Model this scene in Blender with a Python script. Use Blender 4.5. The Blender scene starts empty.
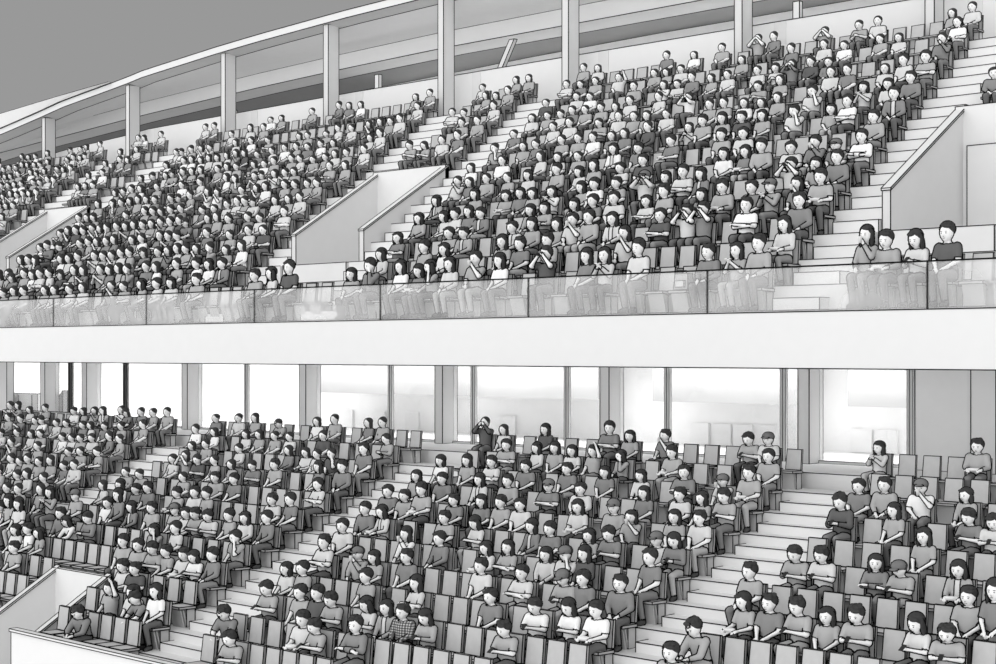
import bpy, bmesh, math, random
import numpy as np
from mathutils import Vector, Matrix, Euler
random.seed(7); np.random.seed(7)
S = bpy.context.scene
COL = S.collection

# ------------------------------------------------------------------ place
# X runs along the rows, Y goes back into the stand, Z up; the camera stands at the origin's height
F_PX = 1600.0
TH = math.atan2(1708.0, F_PX)
DIR = np.array([-math.cos(TH), math.sin(TH)])
RGT = np.array([math.sin(TH), math.cos(TH)])
def depth(x, y): return x*DIR[0] + y*DIR[1]
def scale_at(x, y): return F_PX/depth(x, y)
def size_u(k): return 1.12 if k == 0 else 1.12 - .026*k
def size_l(k): return 1.12 - .022*k
def row_y(t, k): return (28.889 if t == 'u' else 20.379) + .8*k       # where the heads are
def head_z(t, k): return (2.165 + .56*k) if t == 'u' else (-5.738 + .352*k)
def floor_z(t, k):
    if t == 'u' and k == 0: return .86
    return head_z(t, k) - 1.2*(size_u(k) if t == 'u' else size_l(k))
def size(t, k): return size_u(k) if t == 'u' else size_l(k)
NROW = {'u': 13, 'l': 12}

# ------------------------------------------------------------------ materials
def lin(g):
    g /= 255.0
    return g/12.92 if g <= .04045 else ((g+.055)/1.055)**2.4
def mat(name, grey, rough=.85, vary=.03, scale=3.0, spec=.15):
    m = bpy.data.materials.new(name); m.use_nodes = True
    nt = m.node_tree; b = nt.nodes['Principled BSDF']
    v = lin(grey)
    b.inputs['Roughness'].default_value = rough
    b.inputs['Specular IOR Level'].default_value = spec
    tc = nt.nodes.new('ShaderNodeTexCoord'); nz = nt.nodes.new('ShaderNodeTexNoise'); cr = nt.nodes.new('ShaderNodeValToRGB')
    nz.inputs['Scale'].default_value = scale; nz.inputs['Detail'].default_value = 3
    a, c = max(0, v*(1-vary)), min(1, v*(1+vary))
    cr.color_ramp.elements[0].position = .3; cr.color_ramp.elements[1].position = .7
    cr.color_ramp.elements[0].color = (a, a, a, 1); cr.color_ramp.elements[1].color = (c, c, c, 1)
    nt.links.new(tc.outputs['Object'], nz.inputs['Vector']); nt.links.new(nz.outputs['Fac'], cr.inputs['Fac'])
    nt.links.new(cr.outputs['Color'], b.inputs['Base Color'])
    return m
INK = mat('dark_edge_piping', 26, .9, 0, spec=0)
SKIN = mat('pale_skin', 252, .8, .005, spec=0)
HAIR = mat('dark_hair', 66, .8, .1, 20, spec=.05)
CAPM = mat('knitted_cap', 120, .9, .06, 20)
SHIRT = {1: mat('white_cloth', 252, vary=.005), 2: mat('pale_grey_cloth', 222), 3: mat('grey_cloth', 180), 4: mat('dark_grey_cloth', 142), 5: mat('charcoal_cloth', 102)}
PANTS = [mat('slate_trousers', 132), mat('grey_trousers', 152), mat('dark_trousers', 110), mat('light_trousers', 190)]
SHOE = mat('dark_shoes', 80)
SEAT = mat('grey_seat_fabric', 196, vary=.04, scale=6)
SEATB = mat('grey_seat_shell', 190)
BASE = mat('grey_seat_base', 205)
WHITE = mat('white_painted_concrete', 231, vary=.008)
PALE = mat('pale_concrete', 232, vary=.012)
STEPM = mat('pale_stair_concrete', 236, vary=.015)
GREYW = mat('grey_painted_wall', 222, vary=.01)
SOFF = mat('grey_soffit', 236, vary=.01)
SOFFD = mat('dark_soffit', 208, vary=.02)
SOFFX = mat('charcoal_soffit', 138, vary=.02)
DARKM = mat('dark_metal', 70, .5)
MIDM = mat('grey_metal', 150, .5)
PHONE = mat('black_plastic', 45, .4)
PAPER = mat('white_paper', 248)

def plaid():
    m = bpy.data.materials.new('plaid_cloth'); m.use_nodes = True
    nt = m.node_tree; b = nt.nodes['Principled BSDF']; b.inputs['Roughness'].default_value = .9
    tc = nt.nodes.new('ShaderNodeTexCoord'); add = None
    for ax in ('X', 'Z'):
        w = nt.nodes.new('ShaderNodeTexWave'); w.wave_type = 'BANDS'; w.bands_direction = ax; w.inputs['Scale'].default_value = 6
        nt.links.new(tc.outputs['Object'], w.inputs['Vector'])
        if add is None: add = w.outputs['Fac']
        else:
            mm = nt.nodes.new('ShaderNodeMath'); mm.operation = 'ADD'
            nt.links.new(add, mm.inputs[0]); nt.links.new(w.outputs['Fac'], mm.inputs[1]); add = mm.outputs[0]
    cr = nt.nodes.new('ShaderNodeValToRGB'); cr.color_ramp.interpolation = 'CONSTANT'
    e = cr.color_ramp.elements; e[0].color = (.06, .06, .06, 1); e[1].position = .35; e[1].color = (.18, .18, .18, 1)
    n = e.new(.7); n.color = (.6, .6, .6, 1)
    mm2 = nt.nodes.new('ShaderNodeMath'); mm2.operation = 'MULTIPLY'; mm2.inputs[1].default_value = .5
    nt.links.new(add, mm2.inputs[0]); nt.links.new(mm2.outputs[0], cr.inputs['Fac']); nt.links.new(cr.outputs['Color'], b.inputs['Base Color'])
    return m
PLAID = plaid()

def glass_mat(name, clear, gloss, grey):
    m = bpy.data.materials.new(name); m.use_nodes = True
    nt = m.node_tree; nt.nodes.clear()
    o = nt.nodes.new('ShaderNodeOutputMaterial'); tr = nt.nodes.new('ShaderNodeBsdfTransparent'); df = nt.nodes.new('ShaderNodeBsdfDiffuse')
    gl = nt.nodes.new('ShaderNodeBsdfGlossy'); gl.inputs['Roughness'].default_value = .25
    tc = nt.nodes.new('ShaderNodeTexCoord'); nz = nt.nodes.new('ShaderNodeTexNoise'); nz.inputs['Scale'].default_value = .7
    mr = nt.nodes.new('ShaderNodeMapRange'); mr.inputs['To Min'].default_value = clear-.08; mr.inputs['To Max'].default_value = clear+.08
    mr.inputs['From Min'].default_value = .3; mr.inputs['From Max'].default_value = .7
    nt.links.new(tc.outputs['Object'], nz.inputs['Vector']); nt.links.new(nz.outputs['Fac'], mr.inputs['Value'])
    v = lin(grey); df.inputs['Color'].default_value = (v, v, v, 1)
    m1 = nt.nodes.new('ShaderNodeMixShader'); m1.inputs[0].default_value = gloss
    m2 = nt.nodes.new('ShaderNodeMixShader')
    nt.links.new(df.outputs[0], m1.inputs[1]); nt.links.new(gl.outputs[0], m1.inputs[2])
    nt.links.new(mr.outputs[0], m2.inputs[0]); nt.links.new(m1.outputs[0], m2.inputs[1]); nt.links.new(tr.outputs[0], m2.inputs[2])
    nt.links.new(m2.outputs[0], o.inputs['Surface'])
    return m
RAILG = glass_mat('milky_rail_glass', .77, .06, 255)
DOORG = glass_mat('frosted_door_glass', .80, .12, 255)

# ------------------------------------------------------------------ mesh collecting
class MB:
    """Triangles with a material slot each."""
    def __init__(s): s.v = []; s.t = []; s.m = []; s.sm = []; s.n = 0
    def add(s, v, t, m=0, smooth=False):
        v = np.asarray(v, float).reshape(-1, 3); t = np.asarray(t, int).reshape(-1, 3)
        s.v.append(v); s.t.append(t+s.n); s.n += len(v)
        s.m.append(np.full(len(t), m) if np.isscalar(m) else np.asarray(m)); s.sm.append(np.full(len(t), smooth))
        return s
    def arrays(s): return np.concatenate(s.v), np.concatenate(s.t), np.concatenate(s.m), np.concatenate(s.sm)
    def tube(s, a, b, r, m):
        a = np.asarray(a, float); b = np.asarray(b, float); d = b-a; L = np.linalg.norm(d)
        if L < 1e-6: return
        d /= L; p = np.cross(d, (0, 0, 1) if abs(d[2]) < .9 else (1, 0, 0)); p /= np.linalg.norm(p); q = np.cross(d, p)
        a2, b2 = a-d*r*.5, b+d*r*.5
        v = [c+r*(p*x+q*y) for c in (a2, b2) for x, y in ((.8, .8), (-.8, .8), (-.8, -.8), (.8, -.8))]
        t = []
        for i in range(4):
            j = (i+1) % 4; t += [(i, j, 4+j), (i, 4+j, 4+i)]
        t += [(0, 2, 1), (0, 3, 2), (4, 5, 6), (4, 6, 7)]
        s.add(v, t, m)
    def hexa(s, P, m=0, ink=None, r=.012, skip=()):
        """eight corners: bottom 0-3 counter-clockwise, top 4-7"""
        P = np.asarray(P, float)
        q = [(0, 3, 2, 1), (4, 5, 6, 7), (0, 1, 5, 4), (1, 2, 6, 5), (2, 3, 7, 6), (3, 0, 4, 7)]
        s.add(P, [t for a, b, c, d in q for t in ((a, b, c), (a, c, d))], m)
        if ink is not None:
            for a, b in ((0, 1), (1, 2), (2, 3), (3, 0), (4, 5), (5, 6), (6, 7), (7, 4), (0, 4), (1, 5), (2, 6), (3, 7)):
                if (a, b) not in skip: s.tube(P[a], P[b], r, ink)
    def box(s, x0, x1, y0, y1, z0, z1, m=0, ink=None, r=.012, skip=()):
        s.hexa([(x0, y0, z0), (x1, y0, z0), (x1, y1, z0), (x0, y1, z0), (x0, y0, z1), (x1, y0, z1), (x1, y1, z1), (x0, y1, z1)], m, ink, r, skip)
    def mesh(s, name, mats):
        v, t, m, sm = s.arrays(); return to_mesh(name, v, t, m, sm, mats)
    def build(s, name, mats, parent=None, kind=None):
        o = bpy.data.objects.new(name, s.mesh(name, mats)); COL.objects.link(o)
        if parent: o.parent = parent
        if kind: o['kind'] = kind
        return o
def to_mesh(name, v, t, m, sm, mats):
    me = bpy.data.meshes.new(name)
    me.vertices.add(len(v)); me.vertices.foreach_set('co', np.ascontiguousarray(v, np.float32).ravel())
    me.loops.add(len(t)*3); me.loops.foreach_set('vertex_index', np.ascontiguousarray(t, np.int32).ravel())
    me.polygons.add(len(t)); me.polygons.foreach_set('loop_start', np.arange(0, len(t)*3, 3, dtype=np.int32))
    me.polygons.foreach_set('material_index', np.ascontiguousarray(m, np.int32)); me.polygons.foreach_set('use_smooth', np.ascontiguousarray(sm, bool))
    for x in mats: me.materials.append(x)
    me.update(calc_edges=True); return me
def tag(o, label=None, cat=None, group=None, kind=None):
    if label: o['label'] = label
    if cat: o['category'] = cat
    if group: o['group'] = group
    if kind: o['kind'] = kind
    return o

# ------------------------------------------------------------------ the setting
def inkr(y): return .6/ (F_PX/ (y*1.35))
# lower and upper terraces: every row is a tread; rows are left out where a stair mouth (vomitory) opens
VOM_U = [(-17.54, -14.9), (-37.62, -34.76), (-57.2, -54.5), (-77.0, -74.3)]
VOM_L = [(-36.1, -33.95), (-72., -69.8)]
AISLE_U = [(-19.02, -17.74), (-34.52, -32.66), (-38.9, -37.1), (-54.25, -52.48), (-58.85, -57.0), (-14.6, -12.8)]
AISLE_L = [(-18.52, -16.55), (-30.15, -27.98), (-41.2, -38.98), (-54.0, -51.9)]
def spans(x0, x1, cuts):
    out = []; x = x0
    for a, b in sorted(cuts):
        if a > x: out.append((x, min(a, x1)))
        x = max(x, b)
    if x < x1: out.append((x, x1))
    return out
def terrace(t, x0, x1, voms, cut_rows, bottom):
    mb = MB()
    for k in range(NROW[t]):
        y0 = row_y(t, k)-.6; y1 = y0+.8; z = floor_z(t, k)
        if t == 'u' and k == 0: y0 = 28.1
        for a, b in (spans(x0, x1, [(p-.12, q+.12) for p, q in voms]) if k in cut_rows else [(x0, x1)]):
            mb.box(a, b, y0, y1 if k < NROW[t]-1 else y1+.12, max(bottom, z-1.3), z, 0)
            mb.tube((a, y0, z), (b, y0, z), .011, 1); mb.tube((a, y0, z-(.55 if t == 'u' else .37)), (b, y0, z-(.55 if t == 'u' else .37)), .011, 1)
    return mb
t_up = terrace('u', -80, -6, VOM_U, range(3, 8), .0)
fl = t_up.build('floor_upper', [PALE, INK], kind='structure')
t_lo = terrace('l', -74, -3, VOM_L, range(0, 3), -10.)
t_lo.build('floor_lower', [PALE, INK], kind='structure')

def aisle_steps(t, spans_, rows, voms):
    mb = MB()
    for k in rows:
        y = row_y(t, k)-.6; z1 = floor_z(t, k); z0 = floor_z(t, k-1)
        for a, b in spans_:
            mb.box(a+.1, b-.04, y-.38, y+.02, z0-.02, (z0+z1)/2, 0, 1, .011)
    return mb
st = aisle_steps('u', [AISLE_U[0], AISLE_U[1], AISLE_U[3]], range(1, 13), VOM_U)
st2 = aisle_steps('u', [AISLE_U[2], AISLE_U[4]], range(9, 13), VOM_U)
st3 = aisle_steps('u', [(-38.9, -37.86), (-58.85, -57.5)], range(1, 9), VOM_U)
st.build('trim_1', [STEPM, INK], kind='structure'); st2.build('trim_2', [STEPM, INK], kind='structure'); st3.build('trim_3', [STEPM, INK], kind='structure')
aisle_steps('l', AISLE_L, range(1, 12), VOM_L).build('trim_4', [STEPM, INK], kind='structure')

# front fascia of the upper tier and the slab under it
mb = MB(); mb.box(-80, -6, 27.92, 28.09, -.335, .82, 0, 1, .014)
mb.build('wall_front', [WHITE, INK], kind='structure')
mb = MB(); mb.box(-80, -6, 28.1, 39.4, -.33, 0.0, 0)
mb.build('ceiling_lower', [SOFF], kind='structure')

# stair mouths in the upper tier
def wall_sloped(mb, x0, x1, ya, yb, zb, za_top, zb_top, m=0, ink=1, r=.012):
    mb.hexa([(x0, ya, zb), (x1, ya, zb), (x1, yb, zb), (x0, yb, zb), (x0, ya, za_top), (x1, ya, za_top), (x1, yb, zb_top), (x0, yb, zb_top)], m, ink, r)
    # pale coping on the sloping top
    e = .018
    mb.hexa([(x0-e, ya-e, za_top), (x1+e, ya-e, za_top), (x1+e, yb, zb_top), (x0-e, yb, zb_top), (x0-e, ya-e, za_top+.05), (x1+e, ya-e, za_top+.05), (x1+e, yb, zb_top+.05), (x0-e, yb, zb_top+.05)], 2, ink, r)
YB = row_y('u', 8)-.6
ZF = floor_z('u', 3)
for i, (a, b) in enumerate(VOM_U[:3]):
    mb = MB()
    wall_sloped(mb, a-.2, a, 31.2, YB, 1.2, 3.52, 5.68)
    wall_sloped(mb, b, b+.2, 31.2, YB, 1.2, 3.52, 5.68)
    mb.build('wall_stair_mouth_%d' % (i+1), [GREYW, INK, WHITE], kind='structure')
    mb = MB(); mb.box(a-.2, b+.2, YB-.14, YB-.01, 1.2, 5.72, 0, 1, .012)
    mb.build('wall_stair_back_%d' % (i+1), [PALE, INK], kind='structure')
    mb = MB(); mb.box(a, b, 30.69, YB, 1.9, ZF, 0, 1, .012)
    mb.build('floor_stair_mouth_%d' % (i+1), [PALE, INK], kind='structure')
    if i: continue
    mb = MB(); mb.box(a+.12, b-.12, YB-.19, YB-.14, ZF, 4.78, 0, 1, .012)
    d = mb.build('door_%d' % (i+1), [WHITE, INK], kind='structure')
    mb = MB(); mb.box(b-.32, b-.27, YB-.25, YB-.19, ZF+1.0, ZF+1.15, 0); mb.build('door_handle', [DARKM], d)
# and in the lower tier, with the parapet before the first row
YBL = row_y('l', 3)-.6
a, b = VOM_L[0]
mb = MB()
def wl(mb, x0, x1, ya, yb, za, zb):
    wall_sloped(mb, x0, x1, ya, yb, -11., za, zb)
wl(mb, a-.16, a, 19.2, YBL, -7.25, -5.5); wl(mb, b, b+.16, 19.7, YBL, -6.98, -5.5)
mb.build('wall_lower_stair_mouth', [GREYW, INK, WHITE], kind='structure')
mb = MB(); mb.box(a-.16, b+.16, YBL-.14, YBL-.01, -11, -5.5, 0, 1, .01); mb.build('wall_lower_stair_back', [PALE, INK], kind='structure')
mb = MB(); mb.box(a, b, 17., YBL, -11, -8.6, 0); mb.build('floor_lower_stair_mouth', [PALE], kind='structure')
mb = MB(); mb.box(-33.85, -3, 19.5, 19.62, -11., -6.52, 0, 1, .012); mb.box(-33.87, -3, 19.46, 19.66, -6.52, -6.46, 0, 1, .010)
mb.build('wall_parapet', [WHITE, INK], kind='structure')
mb = MB(); mb.box(-74, a-.16, 19.6, 19.74, -11., -6.52, 0, 1, .012); mb.build('wall_parapet_far', [WHITE, INK], kind='structure')

# glass rail on the fascia: one pane each, joints where the photograph has them
def x_on(u, y):
    aa = (u-498)/F_PX; dx = DIR[0]+aa*RGT[0]; dy = DIR[1]+aa*RGT[1]; return dx*y/dy
joints = [-78., -70., -62., -55.]+[x_on(u, 28.05) for u in (54, 147, 255, 381, 529, 708, 928)]+[-10., -6.]
names = ['far left end', 'far left, beyond the frame', 'at the far left edge', 'at the left edge', 'first full one from the left', 'second full one from the left', 'below the left wall mouth', 'left of the middle', 'in the middle of the tier', 'right of the middle', 'before the right stairs', 'at the right edge']
for i in range(3, len(joints)-2):
    x0, x1 = joints[i], joints[i+1]
    mb = MB(); mb.box(x0+.01, x1-.01, 28.02, 28.05, .82, 1.73, 0)
    p = tag(mb.build('glass_panel', [RAILG]), 'milky glass rail panel on the white fascia, %s' % names[i], 'glass panel', 'glass rail panels along the upper tier')
    mb = MB(); mb.box(x0, x1, 28.0, 28.07, 1.73, 1.76, 0); mb.build('top_rail', [INK], p)
    mb = MB(); mb.box(x1-.012, x1+.012, 28.01, 28.06, .82, 1.73, 0); mb.build('joint', [INK], p)

# upper back wall, grey wall strips, columns, roof
ZW = lambda x: float(np.interp(x, [-78, -70, -66.4, -64.6, -59.6, -58, -52.8, -45, -5], [8.3, 8.92, 9.07, 9.25, 9.46, 9.58, 9.63, 9.7, 9.7]))
def ribbon(mb, xs, ya, za, yb, zb, m, ink=None, r=.015):
    """a strip between two curves along the stand"""
    n = len(xs); v = [(x, ya, za(x)) for x in xs]+[(x, yb, zb(x)) for x in xs]
    mb.add(v, [t for i in range(n-1) for t in ((i, i+1, n+i+1), (i, n+i+1, n+i))], m)
    if ink is not None:
        for i in range(n-1):
            mb.tube(v[i], v[i+1], r, ink); mb.tube(v[n+i], v[n+i+1], r, ink)
XS = np.arange(-80, -5.9, 1.0)
mb = MB(); Z12 = floor_z('u', 12)
ribbon(mb, XS, 39.9, lambda x: Z12-.6, 39.9, ZW, 0, 1); ribbon(mb, XS, 39.9, ZW, 40.1, ZW, 0, 1); ribbon(mb, XS, 40.1, lambda x: Z12-.6, 40.1, ZW, 0)
mb.box(-80, -6, 39.0, 40.0, Z12-.5, Z12-.002, 0)
mb.build('wall_back', [WHITE, INK], kind='structure')
ic = lambda X, Z: (lambda x: float(np.interp(x, X, Z)))
B0 = ic([-80, -74, -68.5, -64.9, -63.2, -58.3, -56.9, -51.7, -49.1, -44.2, -39.3, -33, -20, -6], [9.2, 9.9, 10.49, 10.96, 11.21, 11.67, 11.84, 12.18, 12.31, 12.5, 12.61, 12.66, 12.66, 12.6])
B1 = lambda x: B0(x)-.28
B2 = lambda x: B1(x)-.09
BT = ic([-80, -74, -62.9, -61.4, -55.8, -53, -47.7, -42, -6], [10.2, 10.71, 11.28, 11.35, 11.56, 11.66, 11.8, 11.9, 11.93])
B3 = BT
B4 = lambda x: B3(x)-.6
B5 = lambda x: B4(x)-.10
B6 = ic([-80, -73, -66, -55, -46, -40, -34, -6], [9.6, 10.1, 10.48, 10.72, 10.86, 11.0, 11.08, 11.1])
mb = MB()
ribbon(mb, XS, 38.9, B1, 38.9, B0, 0, 1, .017); ribbon(mb, XS, 38.9, B0, 45, lambda x: B0(x)+.5, 0)
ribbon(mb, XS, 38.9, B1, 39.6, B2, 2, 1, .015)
mb.build('ceiling_edge_beam', [WHITE, INK, SOFFD], kind='structure')
mb = MB()
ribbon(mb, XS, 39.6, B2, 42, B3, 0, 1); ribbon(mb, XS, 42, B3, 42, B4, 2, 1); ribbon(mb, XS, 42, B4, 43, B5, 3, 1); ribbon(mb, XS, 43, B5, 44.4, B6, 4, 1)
ribbon(mb, XS, 44.4, B6, 44.4, lambda x: 8.0, 5)  # white sheet standing in for the bright outside above the wall
mb.build('ceiling_upper', [SOFF, INK, WHITE, SOFFD, SOFFX, PAPER], kind='structure')
mb = MB()    # outer roof lip that shows above the edge beam at the far left
WX = np.linspace(-80, -59.2, 16)
lip = ic([-80, -68.5, -63.2, -59.2], [10.6, 11.13, 11.42, B0(-59.2)+.02])
v0 = lambda x: B0(x); ribbon(mb, WX, 38.82, v0, 38.7, lip, 0, 1, .010); ribbon(mb, WX, 38.7, lip, 40.5, lip, 0)
mb.build('ceiling_roof_lip', [WHITE, INK], kind='structure')
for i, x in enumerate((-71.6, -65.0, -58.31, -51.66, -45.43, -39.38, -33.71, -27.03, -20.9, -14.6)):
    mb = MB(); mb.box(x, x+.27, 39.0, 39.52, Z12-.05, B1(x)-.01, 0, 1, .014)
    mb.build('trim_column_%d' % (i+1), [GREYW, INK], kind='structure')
    mb = MB(); mb.box(x+.78, x+1.2, 39.88, 39.9, Z12, ZW(x)-.02, 0); mb.build('trim_wall_strip_%d' % (i+1), [GREYW], kind='structure')  # plain strip, slightly darker than the back wall
for x, h, lean, lab in ((-43.6, .5, 0, 'small white post standing on top of the back wall, left of the middle column'), (-37.4, .9, .55, 'grey leaning bar on top of the upper back wall, left of centre'), (-25.6, .5, .0, 'small white post on top of the upper back wall, at the right'), (-52.2, .14, 0, 'low white block on top of the upper back wall, at the left')):
    mb = MB(); z = ZW(x); w = .22
    mb.hexa([(x, 39.9, z), (x+w, 39.9, z), (x+w, 40.05, z), (x, 40.05, z), (x+lean, 39.9, z+h), (x+w+lean, 39.9, z+h), (x+w+lean, 40.05, z+h), (x+lean, 40.05, z+h)], 0, 1, .014)
    tag(mb.build('bracket_post', [GREYW if lean else WHITE, INK]), lab, 'post')

# concourse behind the lower tier: landing, columns, glass fronts, far wall
ZL = -2.60
mb = MB(); mb.box(-74, -3, 29.7, 40, -3.6, ZL, 0, 1, .011)
mb.build('floor_concourse', [PALE, INK], kind='structure')
YC = 32.0
cols = [x_on(u, YC) for u in (40.5, 82, 182, 299.5, 435, 600, 798)]
for i, x in enumerate(cols):
    mb = MB(); mb.box(x, x+.3, YC, YC+.6, ZL, -.33, 0, 1, .012); mb.build('trim_lower_column_%d' % (i+1), [GREYW, INK], kind='structure')
mb = MB(); x = x_on(915, YC); mb.box(x, x+1.33, YC, YC+1.4, ZL, -.33, 0, 1, .012); mb.box(x+1.33, x+1.9, YC-.02, YC+.3, ZL, -.33, 2, 1, .012); mb.box(x+1.9, x+8, YC+.2, YC+.5, ZL, -.33, 2, 1, .012)
mb.build('wall_right', [PALE, INK, WHITE], kind='structure')
x = x_on(0, YC); mb = MB(); mb.box(x-6, x+.5, YC, YC+.3, ZL, -.33, 0, 1, .012); mb.build('wall_left', [GREYW, INK], kind='structure')
YG = 32.45
mull = [71, 126, 247, 391, 474, 567.5, 668, 784, 911]
for i, u in enumerate(mull):
    x = x_on(u, YG); w = .10 if u in (126, 71) else .07
    mb = MB(); mb.box(x-w, x-w*.1, YG-.06, YG+.06, ZL, -.33, 0, 1, .006); mb.box(x-w*.1, x+w, YG-.05, YG+.05, ZL, -.33, 0 if w < .1 else 2, 1, .006)
    mb.build('trim_mullion_%d' % (i+1), [DARKM if u in (126, 71) else BASE, INK, DARKM], kind='structure')
edges = [(x_on(85, YG), x_on(182, YG)), (cols[2]+.3, cols[3]), (cols[3]+.3, cols[4]), (cols[4]+.3, cols[5]), (cols[5]+.3, cols[6]), (cols[6]+.3, x_on(911, YG)), (x_on(13, YG), cols[0]), (cols[0]+.3, cols[1])]
for i, (a, b) in enumerate(edges):
    mb = MB(); mb.box(a, b, YG-.012, YG+.012, ZL+.06, -.33, 0); w = mb.build('window_%d' % (i+1), [DOORG], kind='structure')
    mb = MB(); mb.box(a, b, YG-.04, YG+.04, ZL, ZL+.06, 0, 1, .008); mb.build('window_frame', [PALE, INK], w)
mb = MB(); mb.box(-74, -3, 36.5, 36.7, ZL, -.33, 0)
mb.build('wall_concourse', [WHITE], kind='structure')
# things inside the concourse: a row of pale panels on the far wall, added grey boards standing for reflections in the glass, a low cabinet and a stair side at the far left
for i, u in enumerate((340, 372, 405, 500, 690, 712, 733, 760, 850, 875)):
    x = x_on(u, 36.4); mb = MB(); mb.box(x, x+.62, 36.4, 36.48, ZL+.02, ZL+.62, 0)
    tag(mb.build('display_panel', [GREYW]), 'pale panel on the concourse wall behind glass, %s from the left' % ('first', 'second', 'third', 'fourth', 'fifth', 'sixth', 'seventh', 'eighth', 'ninth', 'tenth')[i], 'panel', 'pale panels behind the glass')
for a, b, lab in ((455, 600, 'wide added grey board standing for reflections in the middle glass front'), (655, 800, 'wide added grey board standing for reflections in the glass right of centre'), (320, 440, 'added grey board standing for reflections in the glass left of centre'), (850, 912, 'narrow added grey board standing for reflections in the rightmost glass')):
    xa, xb = x_on(a, 35.), x_on(b, 35.); mb = MB(); mb.box(xa, xb, 34.9, 35., -1.35, -.36, 0); tag(mb.build('reflection_board', [MIDM]), lab, 'board')  # grey reflections of the panes, put in as added boards
xa, xb = x_on(13, 32.6), x_on(40, 32.6); mb = MB(); mb.box(xa, xb, 32.5, 32.9, ZL, -1.6, 0, 1, .012)
cb = tag(mb.build('low_cabinet', [GREYW, INK]), 'low grey cabinet between the two leftmost columns of the concourse', 'cabinet')
for q in (.3, .8):
    mb = MB(); xx = xa+(xb-xa)*q; mb.box(xx-.02, xx+.02, 32.47, 32.5, ZL+.1, -1.65, 0); mb.build('door_gap', [DARKM], cb)
xa, xb = x_on(57, 32.7), x_on(65, 32.7); mb = MB(); mb.hexa([(xa, 32.6, ZL), (xb, 32.6, ZL), (xb, 32.8, ZL), (xa, 32.8, ZL), (xa, 32.6, ZL+.62), (xb, 32.6, ZL+1.15), (xb, 32.8, ZL+1.15), (xa, 32.8, ZL+.62)], 0, 1, .02)
tag(mb.build('stair_side_panel', [MIDM, INK]), 'small dark-topped sloping panel right of the second column at far left', 'panel')
mb = MB(); mb.box(x_on(13, 31.8), x_on(100, 31.8), 31.4, 31.6, ZL, ZL+.42, 0, 1, .012); mb.build('trim_low_wall', [PALE, INK], kind='structure')

# ------------------------------------------------------------------ people
def vnormals(v, t):
    n = np.cross(v[t[:, 1]]-v[t[:, 0]], v[t[:, 2]]-v[t[:, 0]]); vn = np.zeros_like(v)
    for i in range(3): np.add.at(vn, t[:, i], n)
    return vn/np.maximum(np.linalg.norm(vn, axis=1), 1e-9)[:, None]
def seg_tubes(P, Q, r):
    """many little three-sided bars at once"""
    d = Q-P; L = np.linalg.norm(d, axis=1); k = L > 1e-5; P, Q, d, L = P[k], Q[k], d[k], L[k]
    d = d/L[:, None]; up = np.where(np.abs(d[:, 2:3]) < .9, np.array([[0, 0, 1.]]), np.array([[1., 0, 0]]))
    p = np.cross(d, up); p /= np.linalg.norm(p, axis=1)[:, None]; q = np.cross(d, p)
    e = d*r*.6; V = []
    for c in (P-e, Q+e):
        for a in (0, 2.0944, 4.18879): V.append(c+r*(p*math.cos(a)+q*math.sin(a)))
    V = np.stack(V, 1).reshape(-1, 3); n = len(P); b = (np.arange(n)*6)[:, None]
    T = np.array([(0, 1, 4), (0, 4, 3), (1, 2, 5), (1, 5, 4), (2, 0, 3), (2, 3, 5)]).ravel()[None, :]+b
    return V, T.reshape(-1, 3)
def outline_lines(v, t, view, r):  # drawn outline along the silhouette as seen from the camera side
    """dark outline tubes where the surface turns away from the view direction"""
    vn = vnormals(v, t); g = vn@view; s = g[t]; pos = s > 0; c = pos.sum(1); sel = (c == 1) | (c == 2)
    tt, ss, pp = t[sel], s[sel], pos[sel]; odd = np.where((pp.sum(1) == 1)[:, None], pp, ~pp); i = odd.argmax(1); ar = np.arange(len(tt))
    a = tt[ar, i]; sa = ss[ar, i]; out = []
    for o in (1, 2):
        j = (i+o) % 3; b = tt[ar, j]; f = (sa/(sa-ss[ar, j]))[:, None]; out.append(v[a]*(1-f)+v[b]*f+(vn[a]*(1-f)+vn[b]*f)*r*.25)
    return seg_tubes(out[0], out[1], r)
def border_lines(v, t, r):
    e = np.sort(np.concatenate([t[:, [0, 1]], t[:, [1, 2]], t[:, [2, 0]]]), 1); u, c = np.unique(e, axis=0, return_counts=True); u = u[c == 1]
    if not len(u): return np.zeros((0, 3)), np.zeros((0, 3), int)
    return seg_tubes(v[u[:, 0]], v[u[:, 1]], r)

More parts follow.
